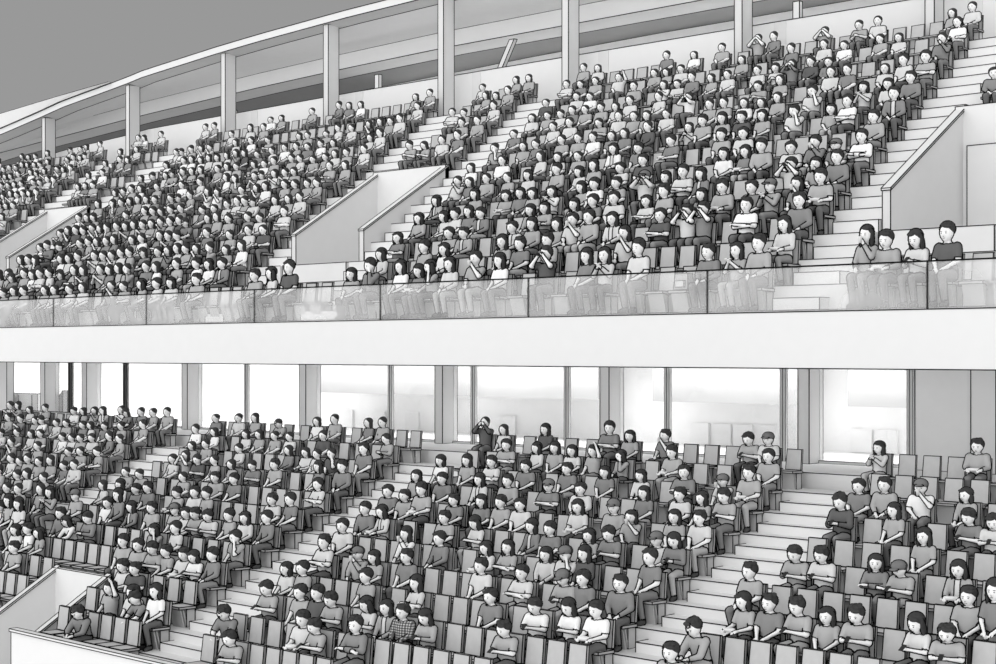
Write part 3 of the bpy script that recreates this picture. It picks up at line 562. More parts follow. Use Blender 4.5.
# row, place along the row (cm), look, height of the head over the row's average (px)
DATA = {'u': "0,-5199,s3Sr,1;0,-5148,l4Lr,-1;0,-5063,s3Sr,-4;0,-4992,l3Sr,-2;0,-4928,s3Sr,-2;0,-4792,b3Sr,-3;0,-4733,b3Sr,-3;0,-4640,s2Sr,-3;0,-4563,l2Sr,-2;0,-4397,s4Sd,-2;0,-4325,s3St,-3;0,-4230,l3Sr,-2;0,-4148,s2Sr,-2;0,-4074,l2Sr,-2;0,-3944,s3Sr,0;0,-3664,s3Lr,1;0,-3589,l2Sr,2;0,-3509,s5Sr,7;0,-3247,l3Sr,-3;0,-3166,s4Lc,5;0,-3053,l1Sr,2;0,-2983,b4St,-3;0,-2938,l3Sc,1;0,-2872,l2Lr,2;0,-2781,s3Sd,6;0,-2698,l1Sr,3;0,-2546,s5Sx,7;0,-2418,l4Sr,3;0,-2364,l2Lk,3;0,-2264,s2Sr,9;0,-2069,s4Lr,1;0,-1994,l3Sk,1;0,-1937,s3Lr,7;0,-1677,l3Ld,12;0,-1632,s3Lt,4;0,-1563,l2Lp,4;0,-1499,s5Sr,8;1,-5218,l3Sp,1;1,-5166,s3Sr,1;1,-5113,l4Sl,-1;1,-5060,s3Sr,1;1,-5007,l1Sr,-1;1,-4959,s2Sf,0;1,-4898,s2Sr,0;1,-4799,l5Sl,-1;1,-4742,l3Sf,1;1,-4686,l4Sk,0;1,-4584,s3Sk,0;1,-4530,l4Sr,-1;1,-4477,l3Sr,0;1,-4422,s3Lc,-1;1,-4321,s4Sr,0;1,-4266,l1Sr,-1;1,-4157,s3Sr,1;1,-4053,s1Sr,0;1,-3991,l1Sr,-2;1,-3925,s4Jr,-2;1,-3215,l2Lr,-3;1,-3047,s3Sr,2;1,-2972,b1Lr,-2;1,-2764,l3Sr,2;1,-2703,s4Sr,-1;1,-2611,s3Lr,1;1,-2369,b2Sd,3;1,-1924,l2Lt,2;2,-5219,l3Sr,1;2,-5170,s2Sk,1;2,-5111,l5Sc,0;2,-4952,l1Sr,-1;2,-4902,l2Lr,-1;2,-4845,s3Lr,1;2,-4742,s2Sk,0;2,-4689,s3Sr,-1;2,-4639,s2Sd,-1;2,-4583,s2Sr,1;2,-4534,s3Sr,1;2,-4427,b4Sl,1;2,-4371,s3Sr,-1;2,-4317,l4Ld,-1;2,-4265,b2Sr,1;2,-4217,s3St,0;2,-4164,b4Sd,-1;2,-4086,s3Lc,0;2,-4010,l3Sr,-4;2,-3932,l1Lr,-1;2,-3235,b4Sf,-5;2,-3034,s3Sr,-4;2,-2979,s3Jr,-5;2,-2803,s2Jr,-3;2,-2735,b3Lr,-1;2,-2650,l3Sr,-3;2,-2598,s2Sd,0;2,-2545,s3Lr,2;2,-2470,l2Jr,-2;2,-2324,s5Sf,-2;2,-2245,s2Sx,0;2,-2199,s4Sx,1;2,-2079,s1Sf,2;2,-1938,s4Lr,3;3,-5221,s1Sr,-1;3,-5166,s4Lp,1;3,-5059,s5Sl,0;3,-4958,s4Lr,0;3,-4904,s3Sr,1;3,-4852,l2Sd,0;3,-4794,s4Sf,0;3,-4746,l4Sf,1;3,-4637,l3Lr,-1;3,-4581,s1Sr,0;3,-4477,s4Sf,1;3,-4429,s4Sk,0;3,-4369,s2Sp,0;3,-4215,s4Lr,0;3,-4095,s3Sr,-4;3,-4000,s2Sr,-1;3,-3926,s5St,-2;3,-3233,l3Lr,-4;3,-3135,b2Sr,-4;3,-3090,s2Sr,-2;3,-3038,b4Sr,-1;3,-2993,s4Jr,-4;3,-2812,b3Lr,-5;3,-2763,l3Lf,-4;3,-2661,l3Sr,-3;3,-2598,s4Sr,-1;3,-2530,s2Sr,0;3,-2428,b2Sf,-6;3,-2373,s3Sr,3;3,-2261,l4Sr,-4;3,-2200,s3Lt,2;3,-2118,s4Sr,-1;3,-2066,c3Lk,-1;3,-1995,l4Sd,-1;3,-1933,s3St,4;4,-5217,s3Lk,-1;4,-5167,l5Sd,1;4,-5114,s5Sr,1;4,-5064,s4Lr,0;4,-5008,s3Sd,1;4,-4955,b3Sd,0;4,-4903,s3Sc,1;4,-4850,s3Sr,1;4,-4795,l4Sk,0;4,-4744,l3Sr,1;4,-4692,s3Sk,0;4,-4641,l3Sf,0;4,-4586,s3Ld,1;4,-4531,s3Sf,1;4,-4477,s5Sr,1;4,-4421,s4Sl,-1;4,-4318,l4Sr,0;4,-4269,l3Lr,1;4,-4208,s3Sr,-2;4,-4106,s4Sr,-2;4,-4046,s2Sr,-4;4,-3924,s2Sf,0;4,-3244,l3Jr,-4;4,-3092,l3Sr,-1;4,-2973,b3St,-6;4,-2921,l4Lr,-4;4,-2876,l3Sr,-7;4,-2808,l1Lk,-6;4,-2705,l3Sr,-4;4,-2660,s1Sr,-2;4,-2587,s3Sr,-3;4,-2495,c2Lx,0;4,-2429,l3Sr,-2;4,-2376,s2Sf,2;4,-2321,l4Jr,-2;4,-2063,s2Sx,-1;4,-1995,l3Sd,-3;4,-1939,s4Lr,2;5,-5971,s4Sf,1;5,-5916,s1Sr,1;5,-5221,s1Sr,1;5,-5166,l5Sk,0;5,-5113,b3Sp,0;5,-4905,s4Lc,-1;5,-4796,s3Lr,1;5,-4746,s4Sr,0;5,-4688,l4Lp,-1;5,-4640,s3Sr,0;5,-4580,s4Sr,0;5,-4456,s4Sr,-4;5,-4391,s4Sr,-4;5,-4319,s2Lr,-1;5,-4266,s2Lf,1;5,-4216,s3Sp,1;5,-4163,s2Ll,0;5,-4066,l2Sr,-2;5,-3999,l3Sr,-2;5,-3944,s2Lr,-1;5,-3238,s2Ld,-2;5,-3191,b4Sr,-4;5,-3123,s3Lr,-2;5,-3041,s3Sr,-3;5,-2965,b2Sr,-3;5,-2859,s3Lr,0;5,-2780,b2Sr,-5;5,-2729,l3Sr,0;5,-2638,s2Sr,-6;5,-2563,s5Sr,0;5,-2310,l1Sr,-2;5,-2244,l4St,-2;5,-2199,s3Lr,2;5,-2114,s2Sr,-3;5,-2047,s4Ld,0;5,-1990,c4Sr,-5;5,-1923,s1Lf,1;6,-6130,s3Sr,0;6,-6020,s3Sl,0;6,-5972,s3Sr,-1;6,-5915,l2Sk,-1;6,-5217,l3Sr,1;6,-5112,b3Sc,0;6,-5063,s4Lr,0;6,-5008,l3Ld,0;6,-4955,b3Lr,1;6,-4903,b2Lr,0;6,-4851,s4Sf,-1;6,-4744,s3Lp,-1;6,-4687,s4Sl,-1;6,-4637,s3Sr,0;6,-4534,l1Sd,1;6,-4480,l1Sd,-1;6,-4345,s2Sr,-1;6,-4264,l3Sd,-1;6,-4217,l1Sr,0;6,-4116,s3Sr,0;6,-4064,s4Sr,-1;6,-4001,s3Sr,-2;6,-3954,s3Lr,-2;6,-3262,l1Lr,-6;6,-3137,s1Jr,-1;6,-2989,l2Jr,-1;6,-2925,l2Sr,-4;6,-2851,s3Sr,-8;6,-2726,l1Jr,-2;6,-2641,s4Sr,-4;6,-2532,s4St,0;6,-2373,s3Sr,0;6,-2306,s2Sr,-1;6,-1937,s3Lr,1;7,-6237,l4Lk,1;7,-6179,l4Sd,-1;7,-6129,b4Sr,0;7,-6074,s3Sr,1;7,-6020,l3Sr,-1;7,-5966,s3Sr,-1;7,-5222,l3Sr,-1;7,-5169,s4Sd,-1;7,-5115,s3Sr,1;7,-5057,l1Sf,0;7,-4952,s3Sf,0;7,-4797,s1Sr,-1;7,-4687,s2Sr,0;7,-4534,l1Sr,1;7,-4481,b3Sc,-1;7,-4376,s4Sk,-1;7,-4319,s2Ll,0;7,-4268,l1Sk,-1;7,-4212,s2Sk,-1;7,-4160,b3Lp,-1;7,-3984,s3Lf,0;7,-3907,l3Lr,-1;7,-3237,s3Sc,-2;7,-3127,l3Sr,-4;7,-3078,s4Lr,-3;7,-2980,s3Sr,-2;7,-2919,s3Sr,-2;7,-2864,s1Sr,-3;7,-2797,l4Sr,-4;7,-2752,l4Sr,-3;7,-2671,c5Lr,1;7,-2534,l2Lk,-5;7,-2489,s3Sr,0;7,-2427,l3Sr,0;7,-2366,s5Sr,-1;7,-2303,l3Sr,-2;7,-2205,s2Sc,-1;7,-2101,l3Sr,-4;7,-2055,s1Sf,2;7,-1928,s4Jr,4;8,-6391,b3Sk,0;8,-6339,l4Sr,0;8,-6288,b3Sr,1;8,-6232,l3Lr,1;8,-6181,l2St,-1;8,-6125,l2Sk,1;8,-6074,s1Sr,-1;8,-6021,s3Sc,0;8,-5970,l2Lc,-1;8,-5917,s5Sc,0;8,-5606,l2Lr,-1;8,-5557,l4Sf,-1;8,-5499,s3St,-1;8,-5170,b4Sr,-1;8,-5065,s5Ll,1;8,-5010,l2Lr,-1;8,-4952,s3Sl,1;8,-4902,s3Sd,1;8,-4847,l3Lf,0;8,-4792,l3Lf,0;8,-4690,s3Sr,-1;8,-4635,l2Lr,0;8,-4581,s3Sr,-1;8,-4478,l3Lt,-1;8,-4423,s1Sr,-2;8,-4371,s3Lr,0;8,-4275,s3Sr,0;8,-4230,s2Sr,-1;8,-4162,s3Sr,-5;8,-4097,s3Sr,-3;8,-4049,l2Sr,-1;8,-3991,s3Sr,-1;8,-3905,s2Sr,0;8,-3683,s3Sp,-2;8,-3615,l3Sp,-4;8,-3543,s2Sr,-1;8,-3475,s4Sr,2;8,-3238,s4Sr,-5;8,-3082,s2Sr,-2;8,-3019,s2Sr,0;8,-2905,s3Sp,-4;8,-2836,s2Sr,0;8,-2782,s3Sr,-2;8,-2737,b3Sr,-3;8,-2669,s2Sr,-4;8,-2524,s3Sr,0;8,-2478,s3Sr,0;8,-2413,l1Lr,-3;8,-2359,l2Jr,-5;8,-2309,l3Lr,-2;8,-2203,s2Sc,0;8,-2057,b2Sk,-3;8,-1989,l2Lr,-3;8,-1928,s4Lr,1;8,-1711,s4Lr,-6;9,-6555,l4Sc,0;9,-6500,s5Lr,1;9,-6442,s3Sk,-1;9,-6342,s4Sr,1;9,-6286,s4Lk,0;9,-6234,b1Sf,0;9,-6177,s1Sr,0;9,-6078,s3Lt,0;9,-6020,s3Sp,-1;9,-5969,s2Sf,1;9,-5913,s4Sc,0;9,-5657,l2Lr,-1;9,-5557,s1Lr,0;9,-5112,l1Sp,-1;9,-5007,s1Sr,1;9,-4959,l1Sf,1;9,-4900,l1Lr,-1;9,-4850,l2Lr,0;9,-4800,l2Sr,-1;9,-4740,l2Sr,0;9,-4689,l3Ld,1;9,-4637,l5Sr,0;9,-4564,s4Sr,-3;9,-4480,s2Sr,-1;9,-4409,s1Sr,0;9,-4345,s3Sr,0;9,-4286,s4Sr,-2;9,-4215,s1Sr,-1;9,-4149,l3Sr,-2;9,-3962,l2Sr,-2;9,-3916,s2Sr,2;9,-3536,s3Sr,1;9,-3467,s3Lr,1;9,-3237,l2Lr,-5;9,-3174,s3Sr,-4;9,-3122,s2Sr,-5;9,-3077,s4Lr,-2;9,-3027,s3Sr,-3;9,-2967,s3Lr,-3;9,-2912,l2Sr,-5;9,-2860,s2Sr,0;9,-2756,s2Sr,0;9,-2652,s1Lx,-5;9,-2420,s3Sp,-3;9,-2354,b3Sr,0;9,-2199,s2Jr,1;9,-2151,s4Sr,1;9,-2043,l2Sr,-3;9,-1991,s2Sr,3;9,-1931,s3Sf,3;10,-6662,s3Sr,-1;10,-6603,l2St,1;10,-6498,l3Lk,1;10,-6448,l2Sd,0;10,-6392,b3Sp,0;10,-6339,s3Sr,1;10,-6234,l1St,1;10,-6178,b3Lp,-1;10,-6124,l3Sk,0;10,-6025,s3Sd,0;10,-5973,l2Lr,-1;10,-5914,s2Sc,0;10,-5656,l3St,-1;10,-5554,s3Sr,1;10,-5498,l4Sr,-1;10,-5167,s2Sr,0;10,-5112,s1Sl,0;10,-5063,s3Sp,1;10,-5007,l1Sd,0;10,-4953,s2Sd,0;10,-4794,l2Sr,1;10,-4702,s1Sr,1;10,-4596,s3Sp,-1;10,-4425,l3Sr,-2;10,-4380,s3Sr,-2;10,-4279,s3Sr,-4;10,-4216,s2Sr,1;10,-4146,s2Sr,-1;10,-4056,l5Sd,0;10,-4000,l5Lr,1;10,-3950,s3Sr,0;10,-3905,s2Lr,2;10,-3657,s2Sf,0;10,-3604,s3Sr,-2;10,-3472,s2Sr,1;10,-3251,s5Lr,-5;10,-3128,s2Sr,-2;10,-3076,s1Sr,-4;10,-2909,s3Lr,0;10,-2800,l1Lk,-3;10,-2750,s2St,-4;10,-2700,s4Lr,1;10,-2633,l3Sr,-3;10,-2578,s2Sr,-2;10,-2479,s2Sr,-2;10,-2418,l2Sp,-2;10,-2369,l4Lx,-1;10,-2310,s5Jr,-1;10,-2255,s4Lr,-4;10,-1929,s4Jd,3;11,-6760,l3Sk,1;11,-6658,s4Sr,0;11,-6604,s5Sf,-1;11,-6551,s4Sr,0;11,-6497,s3Sd,-1;11,-6444,l4Sr,1;11,-6395,l4Sr,0;11,-6341,b2Sr,-1;11,-6286,s2Sp,-1;11,-6230,l3Sr,0;11,-6074,s2Sd,-1;11,-6025,s2St,1;11,-5973,l1Sk,-1;11,-5913,s2Ll,1;11,-5664,b1Sc,-1;11,-5553,b2Sr,-1;11,-4923,s2Sr,0;11,-4808,l2Sr,5;11,-4729,s3Sr,2;11,-3902,s2Sr,0;11,-3582,l3Sr,0;11,-3537,l3Sr,-2;11,-3485,s3Lr,2;11,-3237,s2Sf,-1;11,-3180,s4Sr,-3;11,-3121,s3Sr,-2;11,-3029,s2Sa,-2;11,-2895,s3Lr,-3;11,-2850,l3Sr,-4;11,-2798,s2Sr,-3;11,-2585,l3Lr,-3;11,-2422,s4Lr,1;11,-2318,s2Lr,0;11,-2256,s1Sr,-4;11,-2148,s3Sr,-3;11,-2093,l2Sr,-5;11,-1927,s1St,2;12,-7000,l4Sr,0;12,-6893,l2Ld,1;12,-6842,l3Lr,-1;12,-6787,b1Lr,0;12,-6573,l4Sp,1;12,-6526,b3Sk,-1;12,-6467,s1Sr,-1;12,-6364,l3Sr,0;12,-6153,s2Sl,0;12,-6096,s3Lr,-1;12,-6049,l1Sd,0;12,-5944,s2Sr,1;12,-5661,s2Sf,1;12,-5608,l1Sp,0;12,-5497,s2Lr,1;12,-5195,s2Sr,1;12,-5138,s3Sr,1;12,-4786,s1Lr,-2;12,-4721,l3Sr,-2;12,-4544,s3Lr,0;12,-4394,s4Lr,2;12,-4339,l4Sr,0;12,-4276,l1Lr,-1;12,-3993,l3Sr,-2;12,-3923,s3Sr,0;12,-3673,s2Sr,-3;12,-3521,l3Lr,-1;12,-3466,l3Lr,-1;12,-3235,s3Lr,1;12,-3177,l2Lr,-2;12,-2910,s4Sr,0;12,-2809,l1Lr,-4;12,-2709,s3Sr,-1;12,-2584,s3Sx,2;12,-2531,s4Jr,2;12,-2365,s3Sx,-1;12,-2255,s3Sp,0;12,-2200,s2Sr,1;12,-1983,l3Lr,-3;12,-1927,s2Lr,0", 'l': "0,-3208,s4Ll,-7;0,-2658,s3Sp,-8;1,-3228,s3Sa,-9;1,-3134,s2Sr,-8;1,-3089,s4Sl,-11;1,-3044,b1Sr,-2;1,-2768,s4Sl,-6;1,-2527,s2St,-4;1,-2482,s3Sp,-8;1,-2368,s4Lf,-1;2,-3796,s3Sr,-4;2,-3293,s2St,-5;2,-3244,s5Sr,-8;2,-2737,s3Sp,-4;2,-2632,s3Sr,-4;2,-2576,s5Sr,-2;2,-2526,s3Sp,-5;2,-2415,l2Sp,-4;2,-2364,l3Jr,-6;2,-2316,s3Qr,-8;2,-2246,l3Lp,-8;2,-2035,s3Sp,-7;2,-1652,s3Sr,-6;3,-3927,b2Sr,-7;3,-3862,s1Sr,-3;3,-3808,l3Sr,-7;3,-3413,s3Sr,-2;3,-3348,s3Sr,-4;3,-3279,s3Sp,-4;3,-3230,s3Sr,-6;3,-3157,s2St,-7;3,-3112,b1Sp,-7;3,-3046,s4Lr,-3;3,-2776,b2Sr,-8;3,-2720,s3Sr,-4;3,-2513,s3Sr,-3;3,-2361,l2Sf,-3;3,-2151,s4Sr,-6;3,-2030,s1Sp,-8;3,-1945,l1Sp,-4;3,-1882,s1St,-4;3,-1643,s3Ll,-2;4,-4277,s2Sp,1;4,-4225,l3Sr,0;4,-4147,s2Sr,-3;4,-4102,l3Sr,4;4,-4049,l2Sr,2;4,-3831,s4Lr,-2;4,-3769,l1Ll,-8;4,-3689,s4Lp,-2;4,-3391,l3Sc,-7;4,-3304,s2Sr,-2;4,-3058,s3Sc,-3;4,-2742,s2Sf,2;4,-2627,c3Ld,-5;4,-2576,l3Sr,-8;4,-2473,s4Sr,-2;4,-2254,s2Sr,-2;4,-2142,s2Sf,-4;4,-2027,c3Lp,-2;4,-1982,s4Sr,-2;4,-1891,s4Lr,-2;4,-1612,b3St,-4;4,-1559,s4Sr,-3;4,-1498,s3Sp,-1;4,-1444,l3Sr,-9;4,-1385,s3Sp,-2;4,-1273,l2Sp,-3;4,-1222,s3Sp,-11;5,-4380,b3St,0;5,-4331,s1Sk,-1;5,-4250,s3Sr,0;5,-4187,s3Sr,0;5,-4066,l3Sr,2;5,-4018,l3Lk,0;5,-3885,c3Sr,0;5,-3727,s1Sr,-4;5,-3678,b4Lr,5;5,-3616,l4Jr,-6;5,-3523,s3Sr,-4;5,-3419,c3Sr,-3;5,-3371,s2Sr,-6;5,-3326,s3Sp,-4;5,-3273,s2Sp,-5;5,-3193,s3Sr,-3;5,-3130,l2Lr,-4;5,-3045,s4Lr,-1;5,-2770,s2Sr,-1;5,-2559,l1Ld,-2;5,-2454,s4Lr,-3;5,-2314,l2Lt,-9;5,-2254,l3Sf,-4;5,-2148,l2Lr,-9;5,-2091,c2Sc,-3;5,-2046,l5Lr,-2;5,-1882,s4Sr,2;5,-1654,s3Sr,-1;5,-1227,s3Sr,-2;5,-1182,l4Sr,7;6,-4538,s2Sr,0;6,-4437,s3Lr,1;6,-4331,s3Sr,-2;6,-4276,b2Lr,0;6,-4183,s3Sr,-2;6,-3873,b2Lr,-4;6,-3788,l1Lr,-2;6,-3712,s4Sr,-5;6,-3657,s4Sr,-2;6,-3521,s3St,-4;6,-3444,s2Sr,-2;6,-3393,s3Sr,-2;6,-3124,s2Sr,-2;6,-3054,s4Sr,0;6,-2781,s4Lr,-2;6,-2722,l2Jt,-3;6,-2519,s3Sr,-3;6,-2418,l2Sp,-4;6,-2258,b4Jr,-3;6,-2207,s4Sr,-4;6,-2101,l3Sr,-7;6,-2044,s4Sp,-2;6,-1927,c2Sr,-4;6,-1882,b4Lp,-2;6,-1606,s3Sp,-4;6,-1550,s2Sp,-2;6,-1443,l4Lf,-6;6,-1392,c3Sp,-9;6,-1285,l3Jt,-4;7,-4700,s3St,0;7,-4646,l3Lr,1;7,-4595,b3Sr,0;7,-4504,s2Sr,-1;7,-4452,s4Sr,-3;7,-4407,s3Sr,0;7,-4343,s3Sr,-2;7,-4277,b3Sr,0;7,-4204,s4Sr,-4;7,-4148,s2Lr,-2;7,-3881,s3Jr,-6;7,-3804,s3Sp,-8;7,-3607,s3Sr,-5;7,-3463,s3Sr,-3;7,-3382,s4Sr,-3;7,-3045,s2Sf,-1;7,-2789,s4Sr,-2;7,-2732,s3Sr,-5;7,-2674,s3St,3;7,-2569,s4Sr,-5;7,-2483,l4Sr,-4;7,-2423,s3Sr,-3;7,-2364,s2Sr,-4;7,-2198,l2St,-1;7,-2100,c3Lr,2;7,-2055,b3Sd,-8;7,-1944,l3Sr,-3;7,-1882,s2Sr,-2;7,-1393,l3Sr,-1;8,-4859,s3Sp,0;8,-4809,l1Lc,-1;8,-4749,l4Sf,0;8,-4643,s3Sd,1;8,-4485,s3Lr,-1;8,-4307,s4Sr,-5;8,-4241,s3Sr,-3;8,-4148,s3St,-2;8,-3767,s2Sr,-4;8,-3707,l3Sx,0;8,-3645,s5Sp,-2;8,-3573,s3Sr,-2;8,-3497,b3Sr,-7;8,-3401,s4Sp,-4;8,-3312,s3Sr,-2;8,-3135,l4Sr,-1;8,-3045,s4Lr,1;8,-2775,l3Sr,-3;8,-2687,s4Sr,-4;8,-2565,l2Jr,-2;8,-2476,s3Lr,-1;8,-2352,c4Sf,-3;8,-2259,s2Lr,-4;8,-2084,l4Sr,-3;8,-1990,s2Sr,-2;8,-1934,l3Sr,-4;8,-1876,s3Sp,1;8,-1608,s5Lp,4;8,-1497,l3Sr,-2;8,-1344,s4Sp,-2;8,-1299,s2Sp,-5;9,-5017,s3Sf,-1;9,-4966,s3Sf,0;9,-4911,l3Lr,-1;9,-4847,c2Sr,-5;9,-4744,s4Sr,-2;9,-4658,l2Sr,-3;9,-4603,s3Sr,-2;9,-4472,c1Sr,-4;9,-4417,s2Sr,-5;9,-4368,s3Sr,-4;9,-4302,s2St,-3;9,-4208,s4Lr,0;9,-4153,s3Lr,-2;9,-3787,b3Sr,-6;9,-3720,s3Sr,-2;9,-3566,c2Lt,-4;9,-3352,l4Lr,-3;9,-3280,l2St,-4;9,-3235,s2Sr,-5;9,-3173,s5Sc,-3;9,-3052,s4Sr,3;9,-2773,b1Sr,-4;9,-2683,l3Sr,-2;9,-2603,s2Sf,-2;9,-2493,s4Sr,-4;9,-2366,s4Sr,-4;9,-2256,l4Sr,-5;9,-2155,l2Lr,-7;9,-2039,s4Lf,0;9,-1938,c2Sd,-6;9,-1873,s3St,4;9,-1618,s4Sr,-3;9,-1562,s3Lr,0;9,-1485,c1Sd,0;9,-1393,b3Lr,-5;10,-5122,l2St,0;10,-5066,l4Sr,0;10,-4940,s3Lr,0;10,-4862,s4Sk,-1;10,-4767,s3Sr,-2;10,-4701,s1Sl,1;10,-4637,s2Sr,-3;10,-4578,s3Sr,-3;10,-4481,s4Sr,-4;10,-4436,b2Sr,-4;10,-4356,s4Sr,-7;10,-4265,s3Sr,-3;10,-4147,s3Sr,0;10,-3878,s1Jr,-2;10,-3787,l1Lr,-4;10,-3640,l2Sr,-5;10,-3580,l3Sr,-4;10,-3510,c3Sr,-6;10,-3445,s2Sr,-5;10,-3304,s5Sr,-2;10,-3047,s3Lp,-1;10,-2629,s3Sf,-2;10,-2530,l2Lr,-3;10,-2473,l3Sr,-2;10,-2420,l2Sr,-4;10,-2356,s3Sa,-3;10,-2271,l3Lc,-6;10,-2130,s3St,0;10,-1879,s3Sr,1;11,-5231,b5Lp,1;11,-5174,s4Lr,0;11,-5068,s2Sk,0;11,-5014,b3Lk,0;11,-4936,l2St,-5;11,-4836,s3St,-1;11,-4659,c1Lt,-3;11,-4603,l3Sr,-3;11,-4538,b3Ld,-2;11,-4484,l2Sc,-1;11,-4382,l1Sk,0;11,-4331,l4Sl,0;11,-4273,s4Sr,-1;11,-4208,s3Sr,-1;11,-4134,s3Sr,0;11,-3886,s4Sr,-4;11,-3776,s2Sr,-3;11,-3699,l3Sr,-2;11,-3570,s3Sl,-6;11,-3423,l1Sr,-3;11,-3348,s3Sr,0;11,-3210,l4Sr,-2;11,-3154,s3Lr,-1;11,-2775,s5Lx,3;11,-2711,l2Sr,-3;11,-2573,l5Sr,-1;11,-2373,s4Sf,3;11,-2312,l3Sr,-4;11,-2210,s4Sd,-2;11,-1980,s3Sp,-1;11,-1932,c2Sr,-1;11,-1665,l2Lk,-5;11,-1450,s3Lt,1"}
BLOCKS = {'l': [('far left', -60., -41.2), ('left', -39.0, -30.2), ('centre', -28.0, -18.5), ('right', -16.6, -4.)],
          'u': [('far left', -80., -58.9), ('back left', -56.9, -54.3), ('left', -52.5, -38.95), ('back centre', -37.1, -34.4), ('centre', -32.7, -19.0), ('back right', -17.3, -14.6)]}
ORD = 'zeroth first second third fourth fifth sixth seventh eighth ninth tenth eleventh twelfth thirteenth fourteenth fifteenth sixteenth seventeenth eighteenth nineteenth twentieth'.split()
def ordinal(n):
    if n <= 20: return ORD[n]
    return ('twenty-' if n < 30 else 'thirty-')+ORD[n % 10] if n % 10 else ('thirtieth' if n == 30 else 'fortieth')
def block_of(t, k, x):
    for b in BLOCKS[t]:
        if b[1] <= x <= b[2]: return b
    return None
PEOPLE = []
for t in 'lu':
    for e in DATA[t].split(';'):
        k, x, c, er = e.split(','); PEOPLE.append(dict(t=t, k=int(k), x=int(x)/100., c=c, er=float(er)))
for p in PEOPLE:
    p['y'] = row_y(p['t'], p['k']); p['s'] = scale_at(p['x'], p['y']); p['sz'] = size(p['t'], p['k']); p['b'] = block_of(p['t'], p['k'], p['x'])
# where in its row, counted from the stairs
rows = {}
for p in PEOPLE: rows.setdefault((p['t'], p['k'], p['b'][0] if p['b'] else 'stairs'), []).append(p)
def row_words(t, k, n):
    if t == 'u': return 'front row at rail' if k == 0 else ('top row at wall' if k == 12 else ordinal(k+1)+' row from rail')
    return 'top row at glass' if k == 11 else ordinal(12-k)+' row from top'
def from_stairs(i, n, blockname):
    """i counted from the left"""
    r = n-1-i
    if blockname == 'right' or (blockname in ('centre', 'back left', 'back centre') and i < r):
        return (i+1, 'left stairs')
    return (r+1, 'right stairs')
for (t, k, bn), L in rows.items():
    L.sort(key=lambda q: q['x']); n = len(L)
    for i, p in enumerate(L):
        o, w = from_stairs(i, n, bn); p['where'] = '%s %s, %s, %s from %s' % ('lower' if t == 'l' else 'upper', bn, row_words(t, k, n), ordinal(o), w)
SH = {'1': 'white', '2': 'pale', '3': 'grey', '4': 'dark', '5': 'charcoal'}
TOP = {'S': 'tee', 'L': 'jumper', 'J': 'jacket', 'Q': 'plaid'}
HW = {'s': 'short-haired', 'l': 'long-haired', 'b': 'bob-haired', 'c': 'capped'}
PW = {'r': '', 'f': ', arms folded', 'p': ', with phone', 'x': ', with camera', 'd': ', drinking', 'k': ', hands joined', 'c': ', chin propped', 'l': ', leaning forward', 't': ', holding snack', 'a': ', arm raised'}
order = sorted(PEOPLE, key=lambda p: -p['s']*p['sz'])
N_IND = 300
ITEM = {}
def item_mesh(kind):
    if kind not in ITEM:
        mb = MB()
        if kind == 'phone': mb.box(-.036, .036, -.006, .006, -.07, .07, 0); mb.box(-.03, .03, .006, .008, -.06, .06, 1); M_ = [PHONE, MIDM]
        elif kind == 'camera':
            mb.box(-.065, .065, -.03, .03, -.042, .042, 0); mb.add(*capsule((0, -.03, 0), (0, -.12, 0), .036, .032, 12), 0, True); mb.box(-.025, .025, -.02, .02, .042, .062, 0); M_ = [PHONE]
        elif kind == 'cup': mb.add(*loft([(0, 0, -.06, .03, .03), (0, 0, .05, .04, .04), (0, 0, .06, .036, .036)], 12), 0, True); M_ = [SHIRT[2]]
        elif kind == 'tray': mb.add(*loft([(0, 0, -.025, .09, .06), (0, 0, .03, .125, .085), (0, 0, .035, .11, .07)], 16), 0, True); M_ = [PAPER]
        ITEM[kind] = mb.mesh(kind, M_)
    return ITEM[kind]
def child(name, me, parent, m=None):
    o = bpy.data.objects.new(name, me); COL.objects.link(o); o.parent = parent
    if m is not None:
        o.material_slots[0].link = 'OBJECT'; o.material_slots[0].material = m
    return o
crowd = MB()
def bins(p, yaw):
    v = np.array((-p['x'], -p['y'], -(floor_z(p['t'], p['k'])+1.))); v /= np.linalg.norm(v)
    az = math.atan2(v[0], -v[1])-yaw; el = math.asin(v[2]); st = math.radians(12)
    ai = round(az/st); ei = 1 if p['t'] == 'l' else -1
    ri = 0 if p['s'] > 45 else (1 if p['s'] > 36 else 2)
    return (ai, ei, ri), view_of(ai*st, math.radians(8)*ei), (.0145, .0170, .0195)[ri]
